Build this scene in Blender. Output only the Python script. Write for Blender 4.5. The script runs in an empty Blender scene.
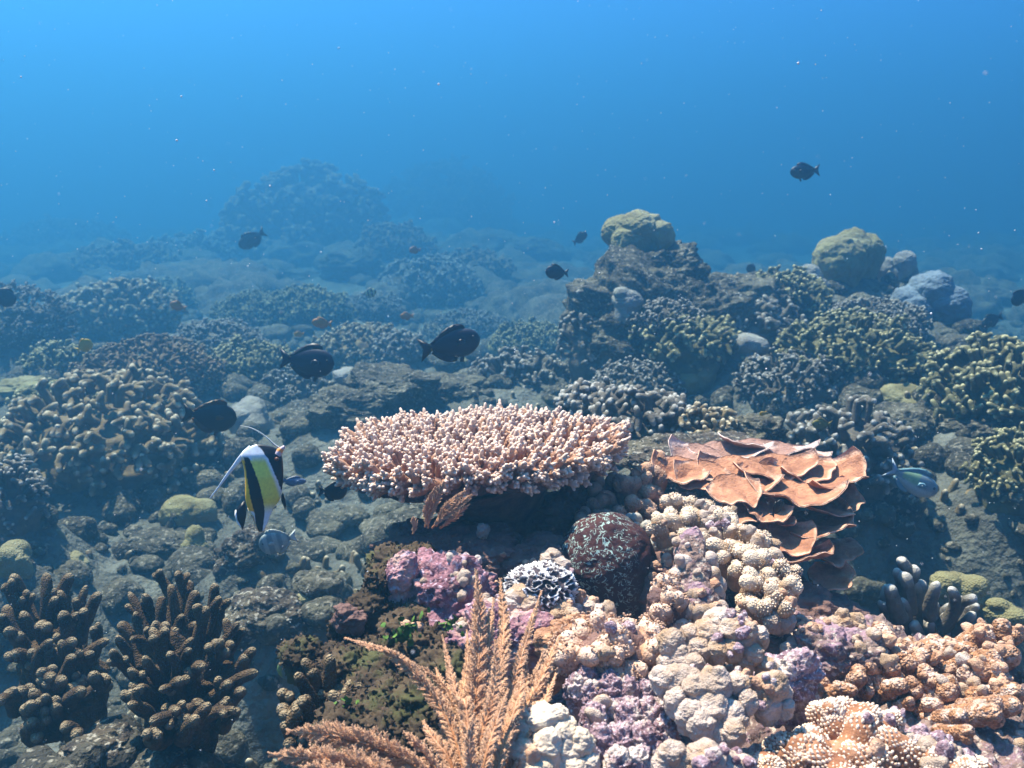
import bpy, bmesh, math, random
import numpy as np
from mathutils import Vector, Matrix

# ------------------------------------------------------------------ camera, sky, sun, exposure
S = bpy.context.scene
C = S.collection
PITCH = math.radians(12.0)
FPX = 887.0
cam_d = bpy.data.cameras.new("camera"); cam = bpy.data.objects.new("camera", cam_d); C.objects.link(cam)
cam_d.sensor_width = 36.0; cam_d.lens = 36.0 * FPX / 1024.0
cam_d.clip_start = 0.02; cam_d.clip_end = 500.0
cam.location = (0, 0, 0); cam.rotation_euler = (math.radians(90) - PITCH, 0, 0)
S.camera = cam
cam_d.dof.use_dof = True; cam_d.dof.focus_distance = 1.15; cam_d.dof.aperture_fstop = 10.0

SUN_EL, SUN_AZ = math.radians(66), math.radians(-50)      # azimuth measured from +Y towards +X
W = bpy.data.worlds.new("World"); S.world = W; W.use_nodes = True
nt = W.node_tree; nt.nodes.clear()
sky = nt.nodes.new("ShaderNodeTexSky"); sky.sky_type = 'NISHITA'; sky.sun_disc = False
sky.sun_elevation = SUN_EL; sky.sun_rotation = SUN_AZ
tint = nt.nodes.new("ShaderNodeMix"); tint.data_type = 'RGBA'; tint.blend_type = 'MULTIPLY'
tint.inputs[0].default_value = 1.0; tint.inputs[7].default_value = (0.32, 0.42, 1.0, 1)
bg = nt.nodes.new("ShaderNodeBackground"); bg.inputs[1].default_value = 0.05
wo = nt.nodes.new("ShaderNodeOutputWorld")
nt.links.new(sky.outputs[0], tint.inputs[6]); nt.links.new(tint.outputs[2], bg.inputs[0]); nt.links.new(bg.outputs[0], wo.inputs[0])

sd = bpy.data.lights.new("sun", 'SUN'); sd.energy = 5.0; sd.angle = math.radians(0.8); sd.color = (1.0, 0.66, 0.53)
so = bpy.data.objects.new("sun", sd); C.objects.link(so)
sdir = Vector((math.cos(SUN_EL) * math.sin(SUN_AZ), math.cos(SUN_EL) * math.cos(SUN_AZ), math.sin(SUN_EL)))
so.rotation_euler = sdir.to_track_quat('Z', 'Y').to_euler(); so.location = sdir * 20

S.view_settings.view_transform = 'Standard'; S.view_settings.look = 'None'
S.view_settings.exposure = 2.77; S.view_settings.gamma = 1.0; S.view_settings.use_curve_mapping = False
S.cycles.use_denoising = True
S.cycles.max_bounces = 5; S.cycles.diffuse_bounces = 2; S.cycles.glossy_bounces = 1
S.cycles.transmission_bounces = 2; S.cycles.transparent_max_bounces = 8; S.cycles.volume_bounces = 1
S.cycles.caustics_reflective = False; S.cycles.caustics_refractive = False

HAZE_DENSITY = 0.19
HAZE_COLOR = (0.055, 0.210, 0.365, 1)

# ------------------------------------------------------------------ numeric helpers
def rot_world(u, v):
    cp, sp = math.cos(PITCH), math.sin(PITCH)
    return np.array([u, cp - v * sp, -sp - v * cp])
def P3(px, py, d):
    """point at distance d (along the camera axis) seen at a pixel: used to survey positions from the photo"""
    return rot_world((px - 512) / FPX, (py - 384) / FPX) * d

_rs = np.random.RandomState(7)
_perm = _rs.permutation(4096)
_grad = _rs.normal(size=(4096, 3)); _grad /= np.linalg.norm(_grad, axis=1)[:, None]
def perlin(p):
    p = np.asarray(p, float); i = np.floor(p).astype(np.int64); f = p - i
    w = f * f * f * (f * (f * 6 - 15) + 10)
    out = 0
    for dx in (0, 1):
        wx = w[:, 0] if dx else 1 - w[:, 0]
        for dy in (0, 1):
            wy = w[:, 1] if dy else 1 - w[:, 1]
            for dz in (0, 1):
                wz = w[:, 2] if dz else 1 - w[:, 2]
                h = _perm[(_perm[(_perm[(i[:, 0] + dx) & 4095] + i[:, 1] + dy) & 4095] + i[:, 2] + dz) & 4095]
                g = _grad[h]
                out = out + wx * wy * wz * (g[:, 0] * (f[:, 0] - dx) + g[:, 1] * (f[:, 1] - dy) + g[:, 2] * (f[:, 2] - dz))
    return out * 1.6
def fbm(p, o=4, g=0.5):
    a, s, t = 1.0, 0, 0
    p = np.asarray(p, float)
    for k in range(o):
        s = s + a * perlin(p + k * 17.3); t += a; a *= g; p = p * 2.03
    return s / t
def ridged(p, o=3):
    a, s, t = 1.0, 0, 0
    p = np.asarray(p, float)
    for k in range(o):
        s = s + a * (1 - 2 * np.abs(perlin(p + k * 9.1))); t += a; a *= .5; p = p * 2.1
    return s / t
def nrm(a): return a / np.maximum(np.linalg.norm(a, axis=-1, keepdims=True), 1e-9)
def sstep(a, b, x):
    t = np.clip((x - a) / (b - a), 0, 1); return t * t * (3 - 2 * t)

_ico = {}
def ico(n):
    if n not in _ico:
        bm = bmesh.new(); bmesh.ops.create_icosphere(bm, subdivisions=n, radius=1.0)
        v = np.array([x.co[:] for x in bm.verts]); f = np.array([[y.index for y in x.verts] for x in bm.faces]); bm.free()
        _ico[n] = (nrm(v), f)
    return _ico[n]

class Geo:
    """collects vertices, faces and a per-vertex 'tip' value for ONE mesh"""
    def __init__(s): s.v = []; s.q = []; s.t = []; s.a = []; s.c = []; s.n = 0
    def add(s, v, q=None, t=None, tip=0.0, col=None):
        v = np.asarray(v, float).reshape(-1, 3)
        s.v.append(v)
        if q is not None and len(q): s.q.append(np.asarray(q) + s.n)
        if t is not None and len(t): s.t.append(np.asarray(t) + s.n)
        s.a.append(np.broadcast_to(np.asarray(tip, float).ravel() if np.ndim(tip) else tip, (len(v),)))
        if col is not None: s.c.append(np.asarray(col, float))
        s.n += len(v); return s
    def build(s, name, mat, parent=None, origin=None, smooth=True):
        v = np.concatenate(s.v)
        if origin is None: origin = np.zeros(3)
        me = bpy.data.meshes.new(name)
        q = np.concatenate(s.q) if s.q else np.zeros((0, 4), int)
        t = np.concatenate(s.t) if s.t else np.zeros((0, 3), int)
        me.vertices.add(len(v)); me.vertices.foreach_set("co", (v - origin).astype(np.float32).ravel())
        li = np.concatenate([q.ravel(), t.ravel()]).astype(np.int32)
        me.loops.add(len(li)); me.loops.foreach_set("vertex_index", li)
        me.polygons.add(len(q) + len(t))
        st = np.concatenate([np.arange(len(q)) * 4, len(q) * 4 + np.arange(len(t)) * 3]).astype(np.int32)
        me.polygons.foreach_set("loop_start", st)
        me.update(calc_edges=True)
        me.polygons.foreach_set("use_smooth", np.full(len(q) + len(t), smooth, bool))
        at = me.attributes.new("tip", 'FLOAT', 'POINT'); at.data.foreach_set("value", np.concatenate(s.a).astype(np.float32))
        if s.c:
            c = np.concatenate(s.c); c = np.hstack([c, np.ones((len(c), 1))])
            ca = me.attributes.new("col", 'FLOAT_COLOR', 'POINT'); ca.data.foreach_set("color", c.astype(np.float32).ravel())
        me.materials.append(mat)
        o = bpy.data.objects.new(name, me); C.objects.link(o)
        if parent is not None: o.parent = parent
        else: o.location = origin
        return o

def tubes(P, R, seg, rng=None, lump=0.0):
    """N swept tubes at once: P (N,K,3), R (N,K) -> verts, quads, t along"""
    N, K, _ = P.shape
    T = np.empty_like(P); T[:, 1:-1] = P[:, 2:] - P[:, :-2]; T[:, 0] = P[:, 1] - P[:, 0]; T[:, -1] = P[:, -1] - P[:, -2]
    T = nrm(T)
    m = nrm(P[:, -1] - P[:, 0])
    ref = np.where(np.abs(m[:, 2:3]) < .8, np.array([[0., 0, 1]]), np.array([[1., 0, 0]]))[:, None, :]
    A = nrm(np.cross(T, ref)); B = np.cross(T, A)
    th = np.arange(seg) / seg * 2 * np.pi
    ring = A[:, :, None, :] * np.cos(th)[None, None, :, None] + B[:, :, None, :] * np.sin(th)[None, None, :, None]
    RR = R[:, :, None]
    if lump and rng is not None: RR = RR * (1 + lump * rng.normal(size=(N, K, seg)))
    V = P[:, :, None, :] + ring * (RR[..., None] if RR.ndim == 3 else RR)
    base = np.arange(N)[:, None, None] * K * seg + np.arange(K - 1)[None, :, None] * seg
    j = np.arange(seg)[None, None, :]; j2 = (j + 1) % seg
    Q = np.stack([base + j, base + j2, base + seg + j2, base + seg + j], -1).reshape(-1, 4)
    t = np.broadcast_to(np.linspace(0, 1, K)[None, :, None], (N, K, seg)).reshape(-1)
    return V.reshape(-1, 3), Q, t
def roundr(K, r0, r1, cap=0.3):
    """radius profile along a finger: tapering r0 -> r1 and closing as a round tip; stations bunch at the tip"""
    nc = 4 if K < 12 else 6
    if K < 6: nc = 3
    ts = np.concatenate([np.linspace(0, 1 - cap, K - nc, endpoint=False), 1 - cap + cap * np.sin(np.linspace(0, np.pi / 2, nc))])
    ts[-1] = 1
    rr = r0 + (r1 - r0) * ts
    cut = np.clip((ts - (1 - cap)) / cap, 0, 1)
    return ts, rr * np.sqrt(np.maximum(1 - cut**2, 0.0025))
def fingers(rng, A, B, r0, r1, K=8, seg=7, bend=0.12, lump=0.05, up=0.0):
    """A,B (N,3) starts and ends; curved round-tipped fingers"""
    N = len(A); L = np.linalg.norm(B - A, axis=1, keepdims=True)
    r1m = np.mean(r1); Lm = max(np.mean(L), 1e-6); cap = min(0.45, max(0.12, r1m / Lm * 1.1))
    ts, prof = roundr(K, 1.0, 1.0, cap)
    off = rng.normal(size=(N, 3)) * L * bend + np.array([0, 0, -up]) * L
    P = A[:, None] + (B - A)[:, None] * ts[None, :, None] + off[:, None] * (4 * ts * (1 - ts) * .5)[None, :, None]
    r0 = np.broadcast_to(r0, (N,)); r1 = np.broadcast_to(r1, (N,))
    R = (r0[:, None] + (r1 - r0)[:, None] * ts[None]) * prof[None]
    V, Q, t = tubes(P, R, seg, rng, lump)
    return V, Q, t, P, R
def balls(P, R, n=1, D=None, stretch=1.0, squash=None):
    v, f = ico(n); N = len(P)
    R = np.broadcast_to(np.asarray(R, float), (N,))
    V = np.broadcast_to(v[None], (N,) + v.shape).copy()
    if D is not None:
        dn = nrm(D)[:, None]; comp = (V * dn).sum(-1, keepdims=True)
        V = V + dn * comp * (stretch - 1)
    V = P[:, None] + V * R[:, None, None]
    F = (f[None] + np.arange(N)[:, None, None] * len(v)).reshape(-1, 3)
    return V.reshape(-1, 3), F
def dome_dirs(rng, n, zmin=-0.1, jit=0.6):
    i = np.arange(n) + .5; z = 1 - (1 - zmin) * i / n; ph = i * 2.399963
    d = np.stack([np.sqrt(np.maximum(1 - z * z, 0)) * np.cos(ph), np.sqrt(np.maximum(1 - z * z, 0)) * np.sin(ph), z], -1)
    return nrm(d + rng.normal(size=d.shape) * jit / math.sqrt(n) * 1.6)

# ------------------------------------------------------------------ materials
def _n(nt, t, **kw):
    n = nt.nodes.new(t)
    for k, v in kw.items(): setattr(n, k, v)
    return n
def mat_reef(name, base, dark=None, tip=None, patch=None, scale=30, bump=0.5, bscale=220, rough=0.85, tipfrom=.55, tipto=1.0, patch_amt=.5, patch_scale=6, polyps=0.0, speck=None, sss=0):
    m = bpy.data.materials.new(name); m.use_nodes = True; t = m.node_tree; t.nodes.clear(); L = t.links
    out = _n(t, "ShaderNodeOutputMaterial"); b = _n(t, "ShaderNodeBsdfPrincipled"); L.new(b.outputs[0], out.inputs[0])
    b.inputs["Roughness"].default_value = rough; b.inputs["Specular IOR Level"].default_value = 0.15
    geo = _n(t, "ShaderNodeNewGeometry")
    n1 = _n(t, "ShaderNodeTexNoise"); n1.inputs["Scale"].default_value = scale; n1.inputs["Detail"].default_value = 5; n1.inputs["Roughness"].default_value = .65
    L.new(geo.outputs["Position"], n1.inputs["Vector"])
    r1 = _n(t, "ShaderNodeMapRange"); r1.inputs[1].default_value = .35; r1.inputs[2].default_value = .65; L.new(n1.outputs[0], r1.inputs[0])
    def mix(a, bcol, fac):
        x = _n(t, "ShaderNodeMix", data_type='RGBA')
        if isinstance(a, tuple): x.inputs[6].default_value = a + (1,)
        else: L.new(a, x.inputs[6])
        x.inputs[7].default_value = tuple(bcol) + (1,)
        if isinstance(fac, float): x.inputs[0].default_value = fac
        else: L.new(fac, x.inputs[0])
        return x.outputs[2]
    if dark is None: dark = tuple(c * .55 for c in base)
    col = mix(tuple(dark), base, r1.outputs[0])
    if patch is not None:
        n2 = _n(t, "ShaderNodeTexNoise"); n2.inputs["Scale"].default_value = patch_scale; n2.inputs["Detail"].default_value = 6; n2.inputs["Roughness"].default_value = .7
        L.new(geo.outputs["Position"], n2.inputs["Vector"])
        r2 = _n(t, "ShaderNodeMapRange"); r2.inputs[1].default_value = .5; r2.inputs[2].default_value = .6; r2.inputs[4].default_value = patch_amt
        L.new(n2.outputs[0], r2.inputs[0]); col = mix(col, patch, r2.outputs[0])
    if speck is not None:
        v2 = _n(t, "ShaderNodeTexNoise"); v2.inputs["Scale"].default_value = scale * 6; v2.inputs["Detail"].default_value = 2
        L.new(geo.outputs["Position"], v2.inputs["Vector"])
        r3 = _n(t, "ShaderNodeMapRange"); r3.inputs[1].default_value = .56; r3.inputs[2].default_value = .66; r3.inputs[4].default_value = .8
        L.new(v2.outputs[0], r3.inputs[0]); col = mix(col, speck, r3.outputs[0])
    if tip is not None:
        at = _n(t, "ShaderNodeAttribute", attribute_name="tip")
        ad = _n(t, "ShaderNodeMath", operation='MULTIPLY_ADD'); L.new(n1.outputs[0], ad.inputs[0]); ad.inputs[1].default_value = .3
        sb = _n(t, "ShaderNodeMath", operation='SUBTRACT'); L.new(at.outputs["Fac"], sb.inputs[0]); sb.inputs[1].default_value = .15; L.new(sb.outputs[0], ad.inputs[2])
        r4 = _n(t, "ShaderNodeMapRange"); r4.inputs[1].default_value = tipfrom; r4.inputs[2].default_value = tipto; L.new(ad.outputs[0], r4.inputs[0])
        col = mix(col, tip, r4.outputs[0])
    L.new(col, b.inputs["Base Color"])
    n3 = _n(t, "ShaderNodeTexNoise"); n3.inputs["Scale"].default_value = bscale; n3.inputs["Detail"].default_value = 4; L.new(geo.outputs["Position"], n3.inputs["Vector"])
    bp = _n(t, "ShaderNodeBump"); bp.inputs["Strength"].default_value = bump; bp.inputs["Distance"].default_value = 1.2 / bscale
    if polyps > 0:
        vo = _n(t, "ShaderNodeTexVoronoi"); vo.inputs["Scale"].default_value = polyps; L.new(geo.outputs["Position"], vo.inputs["Vector"])
        ma = _n(t, "ShaderNodeMath", operation='SUBTRACT'); L.new(n3.outputs[0], ma.inputs[0]); L.new(vo.outputs["Distance"], ma.inputs[1]); L.new(ma.outputs[0], bp.inputs["Height"])
    else: L.new(n3.outputs[0], bp.inputs["Height"])
    L.new(bp.outputs[0], b.inputs["Normal"])
    return m
def mat_col(name, rough=.5, spec=.3):
    m = bpy.data.materials.new(name); m.use_nodes = True; t = m.node_tree
    b = t.nodes["Principled BSDF"]; at = _n(t, "ShaderNodeAttribute", attribute_name="col")
    nz = _n(t, "ShaderNodeTexNoise"); nz.inputs["Scale"].default_value = 300
    geo = _n(t, "ShaderNodeNewGeometry"); t.links.new(geo.outputs["Position"], nz.inputs["Vector"])
    mr = _n(t, "ShaderNodeMapRange"); mr.inputs[3].default_value = .75; mr.inputs[4].default_value = 1.2; t.links.new(nz.outputs[0], mr.inputs[0])
    mx = _n(t, "ShaderNodeMix", data_type='RGBA', blend_type='MULTIPLY'); mx.inputs[0].default_value = 1
    t.links.new(at.outputs["Color"], mx.inputs[6]); t.links.new(mr.outputs[0], mx.inputs[7])
    t.links.new(mx.outputs[2], b.inputs["Base Color"])
    b.inputs["Roughness"].default_value = rough; b.inputs["Specular IOR Level"].default_value = spec
    return m

M = {}
M['floor'] = mat_reef("sea_floor_mat", (.12, .115, .09), (.045, .042, .036), patch=(.19, .185, .155), scale=9, bump=.9, bscale=60, patch_scale=2.2, speck=(.10, .09, .07))
M['outcrop'] = mat_reef("outcrop_mat", (.26, .17, .13), (.10, .06, .06), patch=(.33, .20, .25), scale=26, bump=1.0, bscale=160, patch_scale=14, patch_amt=.75, speck=(.44, .36, .30))
M['rock'] = mat_reef("rock_mat", (.078, .066, .045), (.022, .02, .017), patch=(.15, .13, .085), scale=14, bump=1.0, bscale=70, patch_scale=5, speck=(.24, .21, .16))
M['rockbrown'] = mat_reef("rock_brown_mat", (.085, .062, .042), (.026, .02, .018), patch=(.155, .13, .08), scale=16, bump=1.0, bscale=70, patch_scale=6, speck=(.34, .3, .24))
M['massive'] = mat_reef("massive_mat", (.25, .215, .10), (.15, .12, .055), patch=(.33, .29, .17), scale=10, bump=.5, bscale=150, patch_scale=4, polyps=260)
M['massivegrey'] = mat_reef("massive_grey_mat", (.30, .28, .25), (.17, .16, .15), patch=(.22, .2, .14), scale=12, bump=.5, bscale=120, patch_scale=5, polyps=200)
M['massiveblue'] = mat_reef("massive_blue_mat", (.19, .22, .25), (.11, .13, .16), scale=12, bump=.5, bscale=120)
M['tan'] = mat_reef("tan_branch_mat", (.20, .145, .075), (.085, .06, .035), tip=(.62, .52, .36), scale=18, bump=.5, bscale=200, tipfrom=.55, tipto=1.0)
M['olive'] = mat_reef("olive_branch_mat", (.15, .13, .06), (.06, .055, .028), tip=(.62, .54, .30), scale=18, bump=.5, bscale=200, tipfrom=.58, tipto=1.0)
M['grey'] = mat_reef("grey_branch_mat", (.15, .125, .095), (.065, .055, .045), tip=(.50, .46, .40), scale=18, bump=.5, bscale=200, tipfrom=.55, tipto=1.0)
M['brownb'] = mat_reef("brown_branch_mat", (.17, .11, .06), (.07, .045, .03), tip=(.44, .33, .20), scale=18, bump=.6, bscale=200, tipfrom=.6, tipto=1.0)
M['fingerdk'] = mat_reef("dark_finger_mat", (.135, .08, .038), (.045, .027, .016), tip=(.56, .43, .26), scale=30, bump=1.0, bscale=350, tipfrom=.72, tipto=1.22, polyps=420)
M['table'] = mat_reef("table_branch_mat", (.46, .25, .15), (.26, .125, .075), tip=(.82, .63, .50), scale=60, bump=.6, bscale=600, tipfrom=.58, tipto=1.05)
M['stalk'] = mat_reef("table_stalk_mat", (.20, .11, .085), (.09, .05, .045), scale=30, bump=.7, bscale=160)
M['purple'] = mat_reef("coralline_mat", (.34, .165, .19), (.12, .05, .065), patch=(.56, .36, .28), scale=22, bump=1.0, bscale=180, patch_scale=18, patch_amt=.8, speck=(.50, .38, .44))
M['violet'] = mat_reef("violet_crust_mat", (.37, .25, .28), (.14, .07, .08), patch=(.60, .50, .42), scale=55, bump=1.0, bscale=300, patch_scale=40, patch_amt=.85, speck=(.62, .52, .56))
M['crust'] = mat_reef("tan_crust_mat", (.50, .27, .15), (.24, .11, .06), tip=(.76, .54, .40), patch=(.64, .42, .31), scale=50, bump=1.0, bscale=400, patch_scale=30, tipfrom=.4, tipto=1)
M['bubble'] = mat_reef("pale_lobe_mat", (.56, .44, .37), (.34, .24, .17), patch=(.36, .21, .10), scale=22, bump=.6, bscale=600, patch_scale=16, patch_amt=.7, polyps=900)
M['cream'] = mat_reef("cream_lobe_mat", (.60, .49, .38), (.44, .33, .23), patch=(.50, .38, .24), scale=22, bump=.35, bscale=500, patch_scale=20, patch_amt=.5)
M['creamb'] = mat_reef("cream_branch_mat", (.42, .265, .145), (.21, .11, .055), tip=(.76, .60, .44), scale=50, bump=.6, bscale=500, tipfrom=.35, tipto=.95, polyps=600)
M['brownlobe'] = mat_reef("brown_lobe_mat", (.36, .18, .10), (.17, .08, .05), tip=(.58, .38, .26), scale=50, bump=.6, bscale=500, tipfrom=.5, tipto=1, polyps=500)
M['cauli'] = mat_reef("cauliflower_mat", (.38, .17, .08), (.16, .06, .03), tip=(.78, .62, .48), scale=50, bump=.5, bscale=500, tipfrom=.35, tipto=1)
M['shaggy'] = mat_reef("shaggy_mat", (.48, .235, .115), (.18, .075, .035), tip=(.80, .62, .50), patch=(.66, .48, .38), patch_scale=60, patch_amt=.8, scale=110, bump=.8, bscale=300, tipfrom=.75, tipto=1.2, polyps=350)
M['lettuce'] = mat_reef("plate_coral_mat", (.48, .22, .12), (.24, .10, .055), tip=(.70, .43, .30), scale=38, bump=.6, bscale=300, tipfrom=.92, tipto=1.02)
M['lettucepale'] = mat_reef("plate_coral_pale_mat", (.38, .21, .16), (.22, .12, .09), tip=(.76, .56, .48), scale=35, bump=.6, bscale=300, tipfrom=.85, tipto=1.02)
M['hydroid'] = mat_reef("sea_fern_mat", (.48, .215, .09), (.30, .12, .05), tip=(.76, .53, .36), scale=30, bump=.2, bscale=300, tipfrom=.35, tipto=1.2)
M['algae'] = mat_reef("algae_mat", (.085, .055, .03), (.03, .02, .012), tip=(.13, .075, .05), patch=(.06, .075, .02), scale=30, bump=.3, bscale=300, patch_scale=12, tipfrom=.4, tipto=1.1)
M['green'] = mat_reef("green_algae_mat", (.11, .19, .03), (.05, .10, .02), scale=60, bump=.2, bscale=300)
M['rim'] = mat_reef("honeycomb_mat", (.10, .075, .085), (.04, .03, .035), tip=(.80, .76, .74), scale=60, bump=.8, bscale=400, tipfrom=.45, tipto=.8)
M['crustdark'] = mat_reef('crusted_base_mat', (.20, .11, .075), (.08, .04, .035), patch=(.30, .18, .20), scale=50, bump=1.0, bscale=300, patch_scale=25, patch_amt=.7, speck=(.4, .3, .24))
M['snow'] = mat_reef("marine_snow_mat", (.75, .75, .75), (.6, .6, .6), scale=30, bump=0)
M['fish'] = mat_col("fish_skin_mat", .45, .35)

def brain_mat():
    m = mat_reef("brain_coral_mat", (.065, .022, .018), (.035, .012, .012), scale=40, bump=.3, bscale=300)
    t = m.node_tree; L = t.links; b = [n for n in t.nodes if n.type == 'BSDF_PRINCIPLED'][0]
    src = b.inputs["Base Color"].links[0].from_socket
    geo = _n(t, "ShaderNodeNewGeometry"); no = _n(t, "ShaderNodeTexNoise"); no.inputs["Scale"].default_value = 70; no.inputs["Detail"].default_value = 1
    L.new(geo.outputs["Position"], no.inputs["Vector"])
    mad = _n(t, "ShaderNodeVectorMath", operation='MULTIPLY_ADD'); L.new(no.outputs["Color"], mad.inputs[0]); mad.inputs[1].default_value = (.02, .02, .02); L.new(geo.outputs["Position"], mad.inputs[2])
    wv = _n(t, "ShaderNodeTexNoise"); wv.inputs["Scale"].default_value = 165; wv.inputs["Detail"].default_value = 0; wv.inputs["Distortion"].default_value = .8; L.new(mad.outputs[0], wv.inputs["Vector"])
    sb = _n(t, "ShaderNodeMath", operation='SUBTRACT'); L.new(wv.outputs[0], sb.inputs[0]); sb.inputs[1].default_value = .5
    ab = _n(t, "ShaderNodeMath", operation='ABSOLUTE'); L.new(sb.outputs[0], ab.inputs[0])
    mr = _n(t, "ShaderNodeMapRange"); mr.inputs[1].default_value = .06; mr.inputs[2].default_value = .02; L.new(ab.outputs[0], mr.inputs[0])
    at = _n(t, "ShaderNodeAttribute", attribute_name="tip")
    mm = _n(t, "ShaderNodeMath", operation='MULTIPLY'); L.new(mr.outputs[0], mm.inputs[0]); L.new(at.outputs["Fac"], mm.inputs[1])
    mx = _n(t, "ShaderNodeMix", data_type='RGBA'); brk = _n(t, 'ShaderNodeTexNoise'); brk.inputs['Scale'].default_value = 120; brk.inputs['Detail'].default_value = 0; L.new(geo.outputs['Position'], brk.inputs['Vector']); br2 = _n(t, 'ShaderNodeMapRange'); br2.inputs[1].default_value = .44; br2.inputs[2].default_value = .5; L.new(brk.outputs[0], br2.inputs[0]); mm2 = _n(t, 'ShaderNodeMath', operation='MULTIPLY'); L.new(mm.outputs[0], mm2.inputs[0]); L.new(br2.outputs[0], mm2.inputs[1]); L.new(mm2.outputs[0], mx.inputs[0]); L.new(src, mx.inputs[6]); mx.inputs[7].default_value = (.30, .42, .38, 1)
    L.new(mx.outputs[2], b.inputs["Base Color"])
    return m
M['brain'] = brain_mat()

# ------------------------------------------------------------------ tagging
def tag(o, label, cat, group=None, kind=None):
    if label: o['label'] = label
    if cat: o['category'] = cat
    if group: o['group'] = group
    if kind: o['kind'] = kind
    return o
def thing(name, label, cat, loc, group=None):
    o = bpy.data.objects.new(name, None); C.objects.link(o); o.location = loc; o.empty_display_size = .05
    return tag(o, label, cat, group)

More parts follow.
